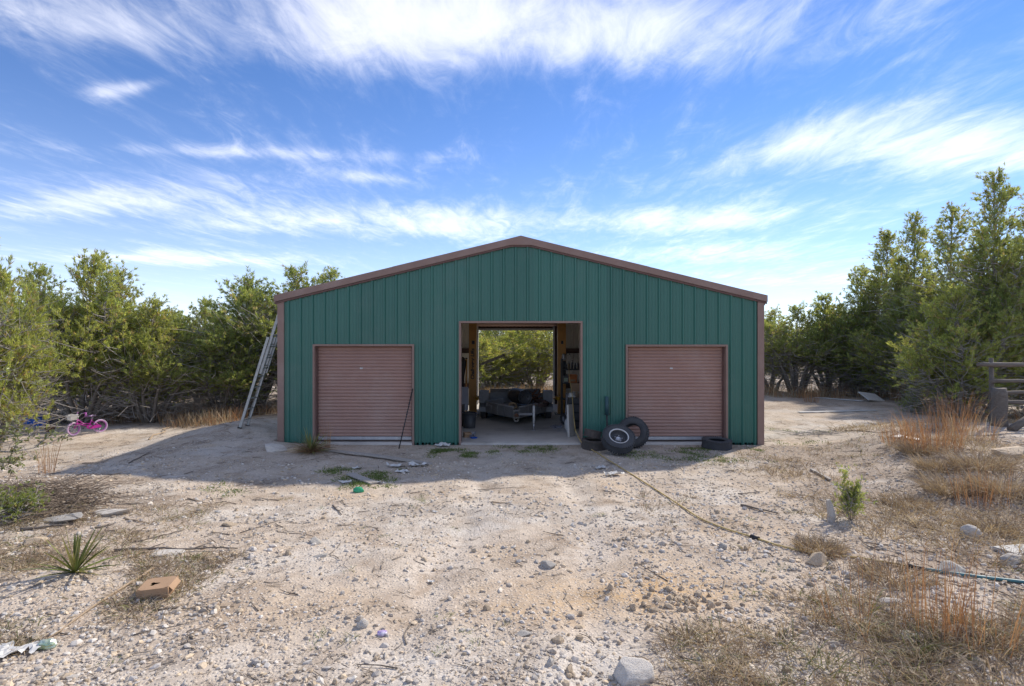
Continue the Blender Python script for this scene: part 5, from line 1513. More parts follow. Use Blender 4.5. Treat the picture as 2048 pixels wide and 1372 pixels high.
jun(1735, 640, 28.0, 2.0, 31, 'dark skirted juniper behind the white panel', tone=0.35, nl=7)
jun(2085, 560, 19.0, 1.4, 32, 'yellow green juniper behind the rail fence', tone=0.75, nl=7)
# seen through the barn
jun(985, 640, 29.0, 1.7, 40, 'pale green juniper at the left of the view through the barn', tone=0.75, nl=8, dead=0.05, low=0.03)
jun(1075, 640, 30.0, 1.9, 41, 'pale green juniper at the right of the view through the barn', tone=0.8, nl=9, dead=0.05, low=0.03)
jun(1030, 620, 34.0, 2.2, 42, 'grey green juniper deepest in the view through the barn', tone=0.65, nl=8, dead=0.1, low=0.03, big=1.2)
# saplings
def sapling(px, py, h, R, seed, label, tone):
    p = G(px, py)
    ms = crown_proto(('sapling', seed), h, R, seed, True, 4, .06, .02, 1.9, 6, (0.026, 0.062), (0.005, 0.009))
    return juniper('juniper_sapling', label, p.x, p.y, h, R, ms, h, R, tone, 0, 'sapling', 'juniper saplings')
sapling(1702, 1042, 0.68, 0.12, 60, 'small conical green juniper sapling among rocks on the right', 0.35)
sapling(1828, 826, 0.85, 0.50, 61, 'round green juniper seedling left of the rust coloured grass', 0.45)
sapling(45, 1042, 0.38, 0.28, 62, 'low olive juniper sprig in the dead brush at the left', 0.3)

# near live-oak shrub at the left edge
def build_oak():
    rng = np.random.default_rng(77)
    bx, by = -7.55, 7.0
    t = thing('live_oak_shrub', 'near live oak branches with pale leathery leaves at the left edge', 'shrub', (bx, by, gz(bx, by)))
    mb = MB(); leafp, leafd = [], []
    M_OAKB = mat('oak_twig_bark', (0.36, 0.33, 0.30), (0.24, 0.22, 0.2), rough=0.9, scale=12)
    def grow(p, d, L, r, lvl):
        n = 6; pts = [p]; q = Vector(p); dd = Vector(d)
        for i in range(n):
            dd = (dd + Vector(rng.normal(0, 0.16, 3)) + Vector((0, 0, 0.02))).normalized()
            q = q + dd * (L / n); pts.append(q.copy())
        mb.tube(pts, [r * (1 - 0.75 * i / n) for i in range(n + 1)], 5, cap=False)
        if lvl < 3:
            m = (7, 5, 3)[lvl]
            for j in range(m):
                k = int(rng.integers(1 if lvl else 2, n + 1))
                nd = (dd * 0.5 + Vector(rng.normal(0, 0.62, 3)) + Vector((0.12, 0, 0.05))).normalized()
                grow(pts[k], nd, L * rng.uniform(0.32, 0.55), r * 0.5, lvl + 1)
        if lvl >= 2:
            for k in range(1, n + 1):
                for _ in range(1):
                    leafp.append(pts[k]); leafd.append((dd * 0.5 + Vector(rng.normal(0, 0.7, 3))).normalized())
    for d, L, z in (((0.8, 0.1, 0.75), 1.35, 1.0), ((0.95, -0.15, 0.22), 1.05, 1.1), ((0.9, 0.2, 0.02), 1.0, 1.0), ((0.95, 0.0, 0.42), 1.1, 1.1), ((0.5, 0.2, 1.0), 1.5, 1.0), ((0.9, -0.1, -0.10), 1.15, 0.85), ((0.7, -0.4, 0.5), 1.2, 1.0)):
        grow(Vector((0, 0, z)), Vector(d).normalized(), L, 0.022, 0)
    tr = MB().tube([(0, 0, -0.1), (0.03, 0, 0.4), (0.0, 0, 1.15)], [0.07, 0.06, 0.045], 8).obj('trunk', M_OAKB, t)
    mb.obj('branches', M_OAKB, tr)
    P_ = np.array([list(v) for v in leafp]); D_ = np.array([list(v) for v in leafd]); n = len(P_)
    S_ = unit(np.cross(D_, np.array([0.1, 0.1, 1.0]) + rng.normal(0, .5, (n, 3)))); U_ = np.cross(S_, D_)
    L = rng.uniform(0.032, 0.062, n)[:, None]; W = L * rng.uniform(.2, .3, (n, 1))
    ring = [P_, P_ + D_ * L * .3 + S_ * W + U_ * W * .25, P_ + D_ * L * .72 + S_ * W * .85 + U_ * W * .25, P_ + D_ * L, P_ + D_ * L * .72 - S_ * W * .85 + U_ * W * .25, P_ + D_ * L * .3 - S_ * W + U_ * W * .25]
    V = np.stack(ring, 1).reshape(-1, 3)
    Fc = (np.arange(n)[:, None, None] * 6 + np.array([[0, 1, 2, 3], [0, 3, 4, 5]])[None]).reshape(-1, 4)
    c = np.array([0.22, 0.235, 0.10]) * rng.uniform(.6, 1.35, (n, 1))
    br = rng.uniform(0, 1, n) < 0.12; c[br] = np.array([0.26, 0.2, 0.1])
    link('leaves', npmesh('leaves', V, Fc, leaf_mat('oak_leaf', trans=0.25, rough=0.38, var=0.2, tr_tint=(1.1, 1.1, .7)), np.repeat(c, 6, 0)), t)
    print('oak leaves', n)
build_oak()

# grey twiggy shrub with whitish leaves in front of the right trees
def twig_heap(name, label, cat, c, R, Hh, n, m, seed, updir=0.3, r0=0.008, lay=False, leafcol=None, nleaf=0, ln=(0.3, 1.0)):
    rng = np.random.default_rng(seed)
    t = thing(name, label, cat, c)
    a = rng.uniform(0, 2 * PI, n); q = np.sqrt(rng.uniform(0, 1, n))
    gx, gy = R[0] * q * np.cos(a), R[1] * q * np.sin(a)
    z = (gh(gx + c[0], gy + c[1]) - c[2])
    if lay:
        p0 = np.stack([gx, gy, z + Hh * rng.uniform(0, 1, n) * (1 - q * .7)], -1)
        b = rng.uniform(0, 2 * PI, n)
        dv = np.stack([np.cos(b), np.sin(b), rng.normal(0.05, updir, n)], -1)
    else:
        p0 = np.stack([gx * .3, gy * .3, z], -1)
        dv = np.stack([gx / R[0], gy / R[1], rng.uniform(0.3, 1.3, n)], -1)
        dv = unit(dv)
    LL = rng.uniform(*ln, (n, 1)) * (max(R) if lay else Hh)
    p2 = p0 + dv * LL
    zz = gh(p2[:, 0] + c[0], p2[:, 1] + c[1]) - c[2]
    p2[:, 2] = np.maximum(p2[:, 2], zz + 0.01)
    p1 = (p0 + p2) / 2 + rng.normal(0, 0.06, (n, 3)) * LL
    if not lay:   # side twigs
        k = np.repeat(np.arange(n), 3)
        u = rng.uniform(.3, .95, (len(k), 1))
        s0 = p0[k] * (1 - u) + p2[k] * u; s2 = s0 + (unit(dv[k] + rng.normal(0, .7, (len(k), 3)))) * LL[k] * .35
        p0 = np.concatenate([p0, s0]); p2 = np.concatenate([p2, s2]); p1 = np.concatenate([p1, (s0 + s2) / 2 + rng.normal(0, .01, s0.shape)])
    V, Fc = tubes_np(p0, p1, p2, np.full(len(p0), r0), np.full(len(p0), r0 * .4))
    link('twigs', npmesh('twigs', V, Fc, m, smooth=True), t)
    if nleaf:
        k = rng.integers(0, len(p0), nleaf); u = rng.uniform(.3, 1, (nleaf, 1))
        pos = p0[k] * (1 - u) + p2[k] * u
        V, Fc, C = sprays(rng, pos, unit(rng.normal(0, 1, (nleaf, 3)) + [0, 0, .5]), np.tile(np.array(leafcol), (nleaf, 1)), 3, (0.03, 0.08), (0.010, 0.018))
        link('leaves', npmesh('leaves', V, Fc, leaf_mat(name + '_leaf', .2), C), t)
    return t
p = G(1915, 812)
twig_heap('silvery_shrub', 'silvery grey leafless shrub below the broad bright juniper', 'shrub', p, (1.0, .6), 1.5, 110, M_TWIG, 81, leafcol=(0.34, 0.34, 0.26), nleaf=1600, r0=0.009)
p = G(60, 1005)
twig_heap('brush_pile', 'pile of dead grey brown brush under the oak at the left', 'brush pile', p, (1.15, .75), 0.34, 520, mat('dead_brush', (0.22, 0.17, 0.125), (0.14, 0.105, 0.08), rough=.95), 82, updir=.12, lay=True, r0=0.007, ln=(.15, .7))
p = G(480, 818)
twig_heap('brush_pile', 'long heap of grey dead branches behind the ladder', 'brush pile', p, (2.6, .8), 0.6, 520, M_TWIG, 83, updir=.2, lay=True, r0=0.012, ln=(.1, .45))
p = G(130, 846)
twig_heap('brush_pile', 'grey dead twigs heaped between the blue tub and the bicycle', 'brush pile', p + Vector((0, .5, 0)), (1.1, .5), 0.5, 320, M_TWIG, 84, updir=.2, lay=True, r0=0.010, ln=(.2, .7))
p = G(1625, 870)
twig_heap('brush_pile', 'small bleached twig heap on the dirt right of the barn corner', 'brush pile', p, (.7, .35), 0.10, 40, M_TWIG, 85, updir=.1, lay=True, r0=0.010, ln=(.4, 1.2))
p = G(1790, 795)
twig_heap('brush_pile', 'dark tangle of dead branches under the right hand junipers', 'brush pile', p + Vector((0, 1.2, 0)), (2.4, .8), 0.8, 420, M_TWIG, 86, updir=.3, lay=True, r0=0.012, ln=(.1, .45))

# ================================================================== GRASS AND HERBS
M_GRASS = leaf_mat('grass_blade', trans=0.3, rough=0.6, var=0.15, scale=8, tr_tint=(1.1, 1.0, 0.7))
def blades(rng, pos, dirs, L, W, droop, col):
    """bent blades: 3 segments, 7 vertices each"""
    n = len(pos)
    side = unit(np.cross(dirs, rng.normal(0, 1, (n, 3)) + 1e-3))
    hor = dirs * np.array([1, 1, 0]); hor = unit(hor + rng.normal(0, .05, (n, 3)) * np.array([1, 1, 0]))
    pts = []
    for u in (0, .35, .7, 1.0):
        c = pos + dirs * L[:, None] * u + hor * (droop * L * u * u)[:, None] - np.array([0, 0, 1.0]) * (droop * L * 0.75 * u * u * u)[:, None]
        pts.append(c)
    V = []
    for u, c in zip((1.0, .85, .55), pts[:3]):
        V += [c - side * (W * u)[:, None], c + side * (W * u)[:, None]]
    V.append(pts[3])
    V = np.stack(V, 1).reshape(-1, 3)
    base = np.arange(n)[:, None, None] * 7
    q = (base + np.array([[0, 1, 3, 2], [2, 3, 5, 4]])[None]).reshape(-1, 4)
    tr = (base + np.array([[4, 5, 6, 6]])[None]).reshape(-1, 4)
    tris = np.concatenate([q[:, [0, 1, 2]], q[:, [0, 2, 3]], tr[:, :3]])
    return V, tris, np.repeat(col, 7, 0)

def tuft(rng, n, R, H, W, spread, droop, cols, cv=.2, flatbase=True):
    a = rng.uniform(0, 2 * PI, n); q = R * np.sqrt(rng.uniform(0, 1, n))
    pos = np.stack([q * np.cos(a), q * np.sin(a), np.zeros(n)], -1)
    b = a + rng.normal(0, .6, n)
    sp = np.abs(rng.normal(0, spread, n))
    d = unit(np.stack([np.cos(b) * sp, np.sin(b) * sp, np.ones(n)], -1))
    L = H * rng.uniform(.32, 1.1, n) ** .9
    col = np.array(cols)[rng.integers(0, len(cols), n)] * rng.uniform(1 - cv, 1 + cv, (n, 1))
    return blades(rng, pos, d, L, W * rng.uniform(.6, 1.2, n), droop * rng.uniform(.3, 1.4, n), col)

RUST = [(0.42, 0.22, 0.105), (0.48, 0.28, 0.145), (0.36, 0.19, 0.10)]
TAN = [(0.48, 0.38, 0.255), (0.41, 0.32, 0.21), (0.54, 0.46, 0.33), (0.32, 0.245, 0.165)]
GREY = [(0.31, 0.24, 0.185), (0.24, 0.185, 0.14), (0.38, 0.30, 0.225)]
GRN = [(0.16, 0.22, 0.06), (0.22, 0.28, 0.085), (0.13, 0.18, 0.05)]
MIXG = GREY + TAN + [(0.2, 0.21, 0.085)]
def grass_thing(name, label, cat, p, n, R, H, W, spread, droop, cols, seed, group=None):
    rng = np.random.default_rng(seed)
    V, T, C = tuft(rng, n, R, H, W, spread, droop, cols)
    V[:, 2] += gh(V[:, 0] * 0 + p[0], V[:, 1] * 0 + p[1]) * 0
    o = link(name, npmesh(name, V, T, M_GRASS, C), None, (p[0], p[1], p[2] - 0.01))
    return tag(o, label, cat, group)
BL = 'bluestem clumps'
def gt(px, py, n, R, H, W, spread, droop, cols, seed, label, name='bluestem_grass', group=BL):
    return grass_thing(name, label, 'grass', G(px, py), n, R, H, W, spread, droop, cols, seed, group)
gt(1810, 890, 170, .45, .80, .004, .14, .12, RUST, 1, 'rust orange bluestem clump left of the big rust mass')
gt(1862, 900, 240, .55, 1.0, .004, .20, .12, RUST, 2, 'largest rust orange bluestem clump in front of the fence post')
gt(1905, 860, 240, .5, 1.1, .004, .2, .12, RUST, 3, 'rust orange bluestem clump touching the left side of the fence post')
gt(1945, 880, 160, .45, .8, .004, .2, .2, RUST + TAN, 4, 'tan and rust bluestem right of the largest clump below the fence')
gt(1622, 805, 60, .28, .8, .006, .2, .1, RUST, 5, 'slim rust bluestem at the left of the white panel')
gt(1790, 800, 140, .22, .9, .005, .14, .12, RUST + TAN, 6, 'tan bluestem standing right behind the white panel')
gt(95, 945, 40, .14, .85, .004, .10, .10, RUST, 7, 'few rust stalks rising below the oak leaves on the left')
gt(655, 895, 26, .10, .85, .004, .12, .10, RUST, 8, 'thin rust stalks in front of the left roller door')
gt(1860, 1250, 90, .32, .95, .0028, .10, .08, RUST, 9, 'tall orange stalks in the right foreground over the grass')
gt(1945, 1290, 80, .28, .90, .0028, .14, .10, RUST, 10, 'orange stalks right of the tall foreground stalks')
gt(1960, 1010, 80, .35, .75, .004, .12, .10, RUST, 11, 'rust stalks on the bank behind the white rock')
gt(1730, 1260, 40, .30, 1.0, .0028, .30, .10, GREY + RUST, 12, 'leaning brown stalks crossing the hose line in the foreground')
# rounded brown weed clumps on the bank
W_ = 'brown weed clumps on the right bank'
for k, (px, py, R, H, lab) in enumerate([(1905, 985, .40, .50, 'darkest round brown weed clump on the right bank'), (1838, 905, .34, .42, 'brown weed clump under the rust grass at its left end'), (1960, 935, .45, .45, 'brown weed clump in front of the bank boulder'), (1815, 1010, .34, .26, 'low brown weed clump right of the sapling'), (2010, 985, .42, .45, 'brown weed clump at the right edge of the bank'), (1985, 1065, .3, .26, 'small brown clump behind the painted board'), (1640, 1100, .26, .22, 'grey green grass tuft above the hose'), (1790, 1155, .34, .22, 'grey grass tuft just below the hose'), (1880, 940, .36, .40, 'brown weed clump in the middle of the bank slope')]):
    grass_thing('weed_clump', lab, 'weed', G(px, py), 620, R, H, .0052, .75, .5, GREY + TAN[:2], 100 + k, W_)

# yuccas
def yucca(px, py, label, n, L, W, seed, cols, skirt=0, lean=(0, 0)):
    rng = np.random.default_rng(seed); p = G(px, py)
    t = thing('yucca', label, 'yucca', p)
    a = np.linspace(0, 2 * PI * 5, n) + rng.normal(0, .3, n)
    el = rng.uniform(.25, 1.35, n)
    leaves = None
    for i in range(n):
        d = np.array([[math.cos(a[i]) * math.cos(el[i]) + lean[0], math.sin(a[i]) * math.cos(el[i]) + lean[1], math.sin(el[i])]]); d = unit(d)
        Li = np.array([L * rng.uniform(.65, 1.1)])
        col = np.array([cols[int(rng.integers(0, len(cols)))]]) * rng.uniform(.8, 1.2)
        side = unit(np.cross(d, [[0.0, 0.0, 1.0]])); up = np.cross(side, d)
        tw = rng.uniform(-.5, .5); V = []
        for u, w in ((0, .8), (.25, 1.0), (.6, .72), (.9, .22)):
            c = d * Li * u - np.array([[0, 0, 1]]) * (0.18 * Li * (u ** 2) * math.cos(el[i]))
            s = side * math.cos(tw * u * 2) + up * math.sin(tw * u * 2); nrm = np.cross(d, s)
            V += [c - s * W * w, c + nrm * W * w * .45, c + s * W * w]
        V.append(d * Li - np.array([[0, 0, 1]]) * (0.2 * Li * math.cos(el[i])))
        V = np.concatenate(V)
        T = []
        for k in range(3):
            for j in range(2):
                q = k * 3 + j; T += [[q, q + 1, q + 4], [q, q + 4, q + 3]]
        T += [[9, 10, 12], [10, 11, 12]]
        link('leaf', npmesh('leaf', V, np.array(T), M_YUC, np.tile(col, (13, 1))), t)
    if skirt:
        V, T, C = tuft(rng, skirt, .10, L * .75, .004, 1.6, .7, [(0.26, 0.16, 0.09), (0.2, 0.12, 0.07), (0.33, 0.23, 0.13)])
        link('dead_leaf_skirt', npmesh('dead_leaf_skirt', V, T, M_GRASS, C), t)['kind'] = 'stuff'
    return t
M_YUC = leaf_mat('yucca_leaf', trans=.2, rough=.4, var=.1)
YG = [(0.15, 0.18, 0.045), (0.20, 0.22, 0.06), (0.10, 0.13, 0.035), (0.26, 0.25, 0.09)]
yucca(150, 1145, 'large yucca with yellow green sword leaves in the left foreground', 34, .56, .017, 1, YG, 0, (.22, 0))
yucca(622, 905, 'yucca with dead brown skirt in front of the left roller door', 48, .72, .014, 2, YG, 420)
yucca(408, 838, 'small bright yucca on the crest of the mound left of the ladder', 26, .50, .014, 3, [(0.24, 0.27, 0.06), (0.3, 0.3, 0.08)], 60)
yucca(1225, 1372, 'x', 1, .1, .01, 9, YG) if False else None

# ---- uncountable grass: one mass per kind
def scatter(rng, boxes, n):
    """boxes: (x0, x1, y0, y1, weight)"""
    w = np.array([b[4] for b in boxes], float); w /= w.sum()
    k = rng.choice(len(boxes), n, p=w); B = np.array([b[:4] for b in boxes])[k]
    return B[:, 0] + (B[:, 1] - B[:, 0]) * rng.uniform(0, 1, n), B[:, 2] + (B[:, 3] - B[:, 2]) * rng.uniform(0, 1, n)
def grass_mass(name, label, boxes, ntuft, per, R, H, W, spread, droop, cols, seed, thr=0.45, fs=0.9):
    rng = np.random.default_rng(seed)
    x, y = scatter(rng, boxes, ntuft)
    keep = fbm(x * fs, y * fs, seed, 3) + rng.normal(0, .03, ntuft) > thr
    inb = (x > BX0 - .05) & (x < BX1 + .05) & (y > WY - .1) & (y < WY + BD + .1)
    keep &= ~inb
    x, y = x[keep], y[keep]; m = len(x)
    idx = np.repeat(np.arange(m), per); n = len(idx)
    hs = rng.uniform(.5, 1.15, m)[idx]
    px, py = x[idx] + rng.normal(0, R, n), y[idx] + rng.normal(0, R, n)
    ok = ~((px > BX0 - .05) & (px < BX1 + .05) & (py > WY - .06) & (py < WY + BD + .06))
    px, py, hs, idx = px[ok], py[ok], hs[ok], idx[ok]; n = len(px)
    pos = np.stack([px, py, gh(px, py) - .005], -1)
    a = np.arctan2(py - y[idx], px - x[idx]) + rng.normal(0, .8, n); s = np.abs(rng.normal(0, spread, n))
    d = unit(np.stack([np.cos(a) * s, np.sin(a) * s, np.ones(n)], -1))
    tc = rng.integers(0, len(cols), m)[idx]; oc = rng.integers(0, len(cols), n)
    c = np.array(cols)[np.where(rng.uniform(0, 1, n) < .6, tc, oc)] * rng.uniform(.75, 1.25, (n, 1))
    V, T, C = blades(rng, pos, d, H * hs * rng.uniform(.6, 1.1, n), W * rng.uniform(.6, 1.2, n), droop * rng.uniform(.2, 1.4, n), c)
    o = link(name, npmesh(name, V, T, M_GRASS, C)); o['kind'] = 'stuff'
    tag(o, label, 'grass')
    print(name, len(T))
grass_mass('dry_grass', 'tangled dry grey brown grass of the right foreground', [(1.2, 5.2, 3.9, 4.9, 3), (2.6, 6.0, 4.3, 5.6, 2)], 620, 22, .06, .24, .0042, 1.1, .7, MIXG, 201, .42)
grass_mass('bank_grass', 'thin dry grass over the right hand bank', [(5.0, 12, 6.6, 12.5, 3), (9, 15, 10, 16, 2), (4.4, 8.0, 6.0, 9.5, 1.6)], 1250, 15, .10, .30, .005, .9, .6, GREY + TAN, 202, .43)
grass_mass('verge_grass', 'dry grass mats along the left foreground verge', [(-6.5, -3.3, 5.2, 6.6, 3), (-5.6, -4.2, 4.6, 5.6, 1.5), (-8, -4.5, 6.4, 8.6, 1.6)], 950, 20, .07, .15, .0042, 1.3, .8, MIXG, 203, .42)
grass_mass('field_grass', 'tan and rust grass growing at the feet of the right hand trees', [(11.5, 22, 26, 29, 3), (13, 26, 27, 31, 1.5), (15, 19, 18, 23, 1)], 560, 16, .14, .75, .008, .22, .2, TAN + RUST, 204, .44, .5)
grass_mass('rust_grass', 'rust brown grass under the junipers behind the bicycle', [(-17, -9.5, 18.2, 21, 3), (-22, -12, 20, 26, 2), (-9.5, -6.5, 20.5, 24, 1)], 620, 16, .14, .62, .008, .3, .25, RUST + GREY + TAN, 205, .44, .5)
grass_mass('back_grass', 'pale rust grass seen behind the barn through the open doors', [(-4, 4, 25.2, 28.5, 1)], 260, 16, .14, .7, .008, .25, .2, RUST + TAN, 206, .40, .5)
grass_mass('side_grass', 'wispy dry grass dotting the stony right side of the yard', [(2.0, 7.0, 5.4, 9.5, 1), (3.5, 9, 11, 14, .6)], 240, 16, .06, .16, .0045, .9, .6, MIXG, 209, .47, 1.1)
grass_mass('green_sprouts', 'short green grass sprouts on the ground before the barn', [(-1.9, -0.9, 12.6, 13.5, 1.6), (-3.9, -2.2, 9.9, 11.4, 1.6), (2.2, 6.0, 12.0, 13.6, 2), (-0.6, 1.2, 12.8, 13.8, .7), (6.4, 9.0, 14, 17, .6), (-5.5, -3.6, 9.0, 10.2, .4)], 1300, 16, .07, .07, .0065, .9, .4, GRN, 207, .46, 1.4)
grass_mass('green_weeds', 'scattered little green weeds across the stony yard', [(-6, 6, 4.3, 10, 1)], 130, 18, .035, .07, .003, .9, .5, GRN, 208, .50, .7)

# ================================================================== STONES
M_STONE = leaf_mat('limestone_chip', trans=0, rough=.9, var=.18, scale=25)
M_ROCK = mat('limestone_rock', (0.62, 0.50, 0.36), (0.51, 0.395, 0.27), rough=.92, scale=7, bump=.7, bscale=22, dirt=(0.26, 0.19, 0.12), dirt_amt=.5, rnd=.14)
M_ROCKW = mat('white_limestone', (0.68, 0.63, 0.56), (0.57, 0.515, 0.445), rough=.92, scale=6, bump=.7, bscale=20, dirt=(0.3, 0.25, 0.2), dirt_amt=.45)
M_ROCKG = mat('grey_limestone', (0.48, 0.45, 0.405), (0.37, 0.34, 0.30), rough=.92, scale=6, bump=.6, bscale=22, dirt=(0.42, 0.38, 0.32), dirt_amt=.4)
def rock_mesh(seed, sub=2, cuts=9, m=M_ROCK):
    r = random.Random(seed)
    bm = bmesh.new(); bmesh.ops.create_icosphere(bm, subdivisions=sub, radius=1)
    pl = [(Vector((r.gauss(0, 1), r.gauss(0, 1), r.gauss(0, 1))).normalized(), r.uniform(.52, .85)) for _ in range(cuts)]
    for v in bm.verts:
        for n_, d_ in pl:
            k = v.co.dot(n_) - d_
            if k > 0: v.co -= n_ * k * .94
        n = v.co.normalized()
        v.co *= 1 + .10 * (float(vnoise(n.x * 3 + seed, n.y * 3 + n.z * 2.3, seed)) - .5)
    me = bpy.data.meshes.new('rock'); bm.to_mesh(me); bm.free(); me.materials.append(m)
    return me
big = [(1270, 1368, .135, .11, .10, M_ROCKW, 'largest pale boulder at the bottom edge of the picture', 3), (1096, 1136, .095, .07, .045, M_ROCKG, 'grey slab stone in the middle of the drive', 2), (1047, 1272, .075, .055, .02, M_ROCKG, 'thin grey flake stone lying flat in the foreground', 2), (1946, 1079, .11, .09, .11, M_ROCKW, 'upright white rock behind the painted board', 3), (1970, 1078, .06, .05, .05, M_ROCK, 'small tan rock touching the upright white rock', 2), (1912, 1145, .13, .09, .07, M_ROCKG, 'wedge shaped grey rock beside the teal hose', 3), (2030, 1128, .16, .08, .055, M_ROCKG, 'long grey rock below the painted board at the right edge', 3), (1776, 1003, .23, .10, .05, M_ROCKW, 'flat white rock right of the sapling', 2), (2030, 915, .26, .22, .16, M_ROCK, 'broad tan boulder on top of the right bank', 3), (1788, 1208, .10, .06, .035, M_ROCKW, 'white oblong stone in the right foreground', 2), (1825, 1282, .11, .06, .05, M_ROCKW, 'white rock at the edge of the foreground grass', 2), (545, 902, .30, .22, .10, M_ROCKW, 'large pale flat rock at the left corner of the barn', 3), (630, 1088, .07, .06, .045, M_ROCKG, 'squared grey stone on the left of the drive', 2), (640, 1115, .08, .05, .02, M_ROCKG, 'dark edged flake stone below the squared grey stone', 2), (424, 1118, .09, .06, .03, M_ROCK, 'tan flat stone at the end of the long dark branch', 2), (320, 1112, .2, .12, .02, M_ROCKW, 'chalky white slab flush with the dirt by the dark branch', 2), (722, 1255, .05, .045, .05, M_ROCKW, 'upright pale stone in the left foreground gravel', 2), (60, 1090, .12, .09, .06, M_ROCK, 'yellowish rock left of the large yucca', 2), (215, 1030, .24, .12, .06, M_ROCKW, 'pale flat ledge rock under the brush pile', 2), (110, 1045, .3, .14, .05, M_ROCKG, 'long grey ledge rock behind the large yucca', 2), (455, 1065 - 12, .10, .07, .03, M_ROCK, 'small brown slab in the left middle ground', 2), (590, 850 + 55, .25, .15, .06, M_ROCK, 'weathered rock beside the skirted yucca', 2), (1640, 1150 - 20, .12, .09, .09, M_ROCK, 'brown rock under the yellow hose', 2), (1448, 1098, .06, .05, .04, M_ROCKG, 'grey stone left of the yellow hose', 2), (1305, 1182, .035, .03, .025, M_ROCK, 'lone stone on the orange patch of subsoil', 2), (700, 1090 - 30, .05, .04, .02, M_ROCKW, 'x', 1)]
for k, (px, py, a, b_, c, m, lab, sub) in enumerate(big):
    if lab == 'x': continue
    p = G(px, py)
    o = link('rock', rock_mesh(500 + k, sub + 1, 12, m), None, (p.x, p.y + b_ * .6, gz(p.x, p.y + b_ * .6) + c * .30), (random.uniform(-.15, .15), random.uniform(-.15, .15), random.uniform(-.4, .4)), (a * 1.25, b_ * 1.25, c * 1.3))
    tag(o, lab, 'rock')
# bleached wood piece standing near the sapling
p = G(1662, 1046)
tag(MB().tube([p, p + Vector((0.01, 0, .12)), p + Vector((-.01, .02, .26)), p + Vector((-.03, .02, .33))], [.05, .055, .045, .03], 7, smooth=False).obj('bleached_stump', mat('bleached_wood', (.55, .5, .44), (.42, .37, .31), rough=.9, scale=6, stretch=(4, 4, 1), bump=.5)), 'upright bleached white wood stub left of the sapling', 'stump')

protos = [rock_mesh(700 + k, 1, 8, M_ROCK) for k in range(8)] + [rock_mesh(720 + k, 1, 8, M_ROCKW) for k in range(4)] + [rock_mesh(740 + k, 1, 8, M_ROCKG) for k in range(3)]
rng = np.random.default_rng(17)
spots = []
for _ in range(6000):
    y = 4.2 + 8.5 * rng.uniform() ** 1.8; x = rng.uniform(-1, 1) * (y * .95)
    d = float(fbm(x * .9, y * .9, 88, 3))
    w = 0.35 + 0.8 * (x > .3) + .5 * (y < 5.6)
    if d + .15 * w + rng.normal(0, .04) > .62: spots.append((x, y))
pil = G(1365, 1205)
for _ in range(46): spots.insert(0, (pil.x + rng.normal(0, .17), pil.y + rng.normal(0, .13)))
for k, (x, y) in enumerate(spots[:274]):
    s = float(np.clip(rng.lognormal(-3.5, .38), .018, .06))
    if k < 46: s = float(rng.uniform(.028, .052))
    o = link('stone', protos[int(rng.integers(0, 8 if k < 46 or k % 3 else len(protos)))], None, (x, y, gz(x, y) + s * .14), tuple(rng.uniform(0, 6.28, 3)), (s * 1.2, s * rng.uniform(.7, 1.1), s * rng.uniform(.55, .9)))
    if k < 46: tag(o, 'tan stone in the little heap right of the orange subsoil', 'stone', 'stones of the tan heap')
    else:
        tone = {M_ROCK: 'tan', M_ROCKW: 'whitish', M_ROCKG: 'grey'}[o.data.materials[0]]
        where = ('in the right foreground near the dry grass' if x > 1.2 else 'in the left foreground near the cardboard box' if x < -1.6 else 'in the bottom middle of the foreground') if y < 5.6 else ('right of the yellow hose' if x > .33 * y else 'left of the drive toward the barn' if x < -.2 * y else 'in the middle of the drive toward the barn')
        tag(o, ('bigger ' if s > .037 else 'small ') + tone + ' loose stone ' + where, 'stone', 'loose stones on the yard')

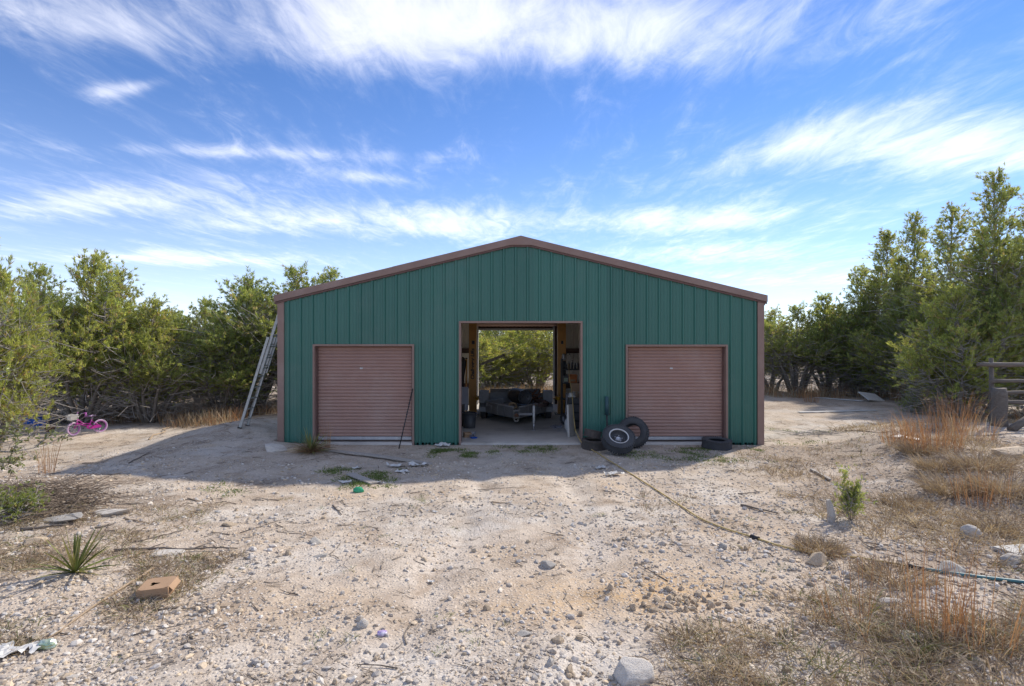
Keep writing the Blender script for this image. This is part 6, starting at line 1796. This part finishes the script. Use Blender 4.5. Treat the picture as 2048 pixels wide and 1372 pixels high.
def gravel(name, label, n, smin, smax, y0, y1, seed, dens, cols, mat_, pw=1.5):
    rng = np.random.default_rng(seed)
    phi = (1 + 5 ** .5) / 2
    B = np.array([(-1, phi, 0), (1, phi, 0), (-1, -phi, 0), (1, -phi, 0), (0, -1, phi), (0, 1, phi), (0, -1, -phi), (0, 1, -phi), (phi, 0, -1), (phi, 0, 1), (-phi, 0, -1), (-phi, 0, 1)]) / 1.9
    T = np.array([(0, 11, 5), (0, 5, 1), (0, 1, 7), (0, 7, 10), (0, 10, 11), (1, 5, 9), (5, 11, 4), (11, 10, 2), (10, 7, 6), (7, 1, 8), (3, 9, 4), (3, 4, 2), (3, 2, 6), (3, 6, 8), (3, 8, 9), (4, 9, 5), (2, 4, 11), (6, 2, 10), (8, 6, 7), (9, 8, 1)])
    y = y0 + (y1 - y0) * rng.uniform(0, 1, n * 3) ** pw
    x = rng.uniform(-1, 1, n * 3) * (y * .97 + .3)
    k = rng.uniform(0, 1, len(x)) < dens(x, y)
    x, y = x[k][:n], y[k][:n]; m = len(x)
    s = smin * (smax / smin) ** (rng.uniform(0, 1, m) ** 2.0)
    q = rng.normal(0, 1, (m, 4)); q /= np.linalg.norm(q, axis=1, keepdims=True)
    w, i, j, l = q.T
    Rm = np.stack([1 - 2 * (j * j + l * l), 2 * (i * j - l * w), 2 * (i * l + j * w), 2 * (i * j + l * w), 1 - 2 * (i * i + l * l), 2 * (j * l - i * w), 2 * (i * l - j * w), 2 * (j * l + i * w), 1 - 2 * (i * i + j * j)], -1).reshape(m, 3, 3)
    bv = B[None] * rng.uniform(.72, 1.18, (m, 12, 1)) * np.stack([rng.uniform(.8, 1.3, m), rng.uniform(.7, 1.0, m), rng.uniform(.45, .85, m)], -1)[:, None, :]
    V = np.einsum('mij,mkj->mki', Rm, bv) * s[:, None, None]
    V[:, :, 2] *= .75
    V += np.stack([x, y, gh(x, y) + s * .10], -1)[:, None, :]
    c = np.array(cols)[rng.integers(0, len(cols), m)] * rng.uniform(.75, 1.2, (m, 1))
    Fc = (np.arange(m)[:, None, None] * 12 + T[None]).reshape(-1, 3)
    o = link(name, npmesh(name, V.reshape(-1, 3), Fc, mat_, np.repeat(c, 12, 0))); o['kind'] = 'stuff'
    tag(o, label, 'gravel'); print(name, len(Fc))
def dens1(x, y):
    cx = 0.15 - 0.075 * (y - 14) - 0.012 * (y - 14) ** 2
    rut = np.exp(-((x - cx - .85) / .3) ** 2) + np.exp(-((x - cx + .85) / .3) ** 2)
    d = sstep(.34, .60, fbm(x * .8, y * .8, 90, 4) + .10 * sstep(0, 3, x) + .1 * (y < 5.5))
    d = d * (1 - .65 * np.clip(rut, 0, 1)) + .06
    return np.where((y > WY - .06) & (x > BX0) & (x < BX1), 0, d)
STC = [(0.58, 0.51, 0.425), (0.52, 0.44, 0.35), (0.60, 0.55, 0.485), (0.50, 0.455, 0.405), (0.55, 0.44, 0.31), (0.42, 0.36, 0.30)]
gravel('gravel', 'crushed pale limestone gravel covering the yard', 34000, .007, .032, 3.8, 14.0, 301, dens1, STC, M_STONE)
def dens2(x, y):
    d = sstep(.40, .60, fbm(x * .7 + 5, y * .9, 95, 4) + .16 * sstep(1.5, 4.5, x) + .10 * sstep(-2.5, -5, x) + .07 * (y < 5.4))
    return np.where((y > WY - .3) & (x > BX0) & (x < BX1), 0, d * .8)
gravel('rubble', 'coarser broken limestone rubble along both sides of the drive', 5200, .018, .050, 3.9, 12.0, 302, dens2, STC[:5], M_STONE, 1.3)
# ---- litter of twigs and leaves
def litter():
    rng = np.random.default_rng(400); n = 13000
    y = 4.0 + 16 * rng.uniform(0, 1, n * 3) ** 1.4; x = rng.uniform(-1, 1, n * 3) * (y * .97 + .3)
    a, b_, c, d_ = ground_zones(x, y)
    k = (rng.uniform(0, 1, len(x)) < .08 + .9 * a) & ~((y > WY - .1) & (x > BX0 - .05) & (x < BX1 + .05))
    x, y = x[k][:n], y[k][:n]; m = len(x)
    L = rng.lognormal(-2.9, .6, m); t = rng.uniform(0, PI, m)
    dx, dy = np.cos(t) * L / 2, np.sin(t) * L / 2
    r = np.clip(L * .04, .0022, .008)
    lift = rng.uniform(0, .012, m)
    p0 = np.stack([x - dx, y - dy, gh(x - dx, y - dy) + r], -1); p2 = np.stack([x + dx, y + dy, gh(x + dx, y + dy) + r + lift], -1)
    p1 = (p0 + p2) / 2 + rng.normal(0, .06, (m, 3)) * L[:, None] * np.array([1, 1, .3]); p1[:, 2] = np.maximum(p1[:, 2], gh(p1[:, 0], p1[:, 1]) + r)
    V, Fc = tubes_np(p0, p1, p2, r, r * .5)
    o = link('twig_litter', npmesh('twig_litter', V, Fc, M_STICK)); o['kind'] = 'stuff'
    tag(o, 'fine dead twigs and bark bits littering the yard', 'twigs'); print('litter', len(Fc) * 2)
litter()
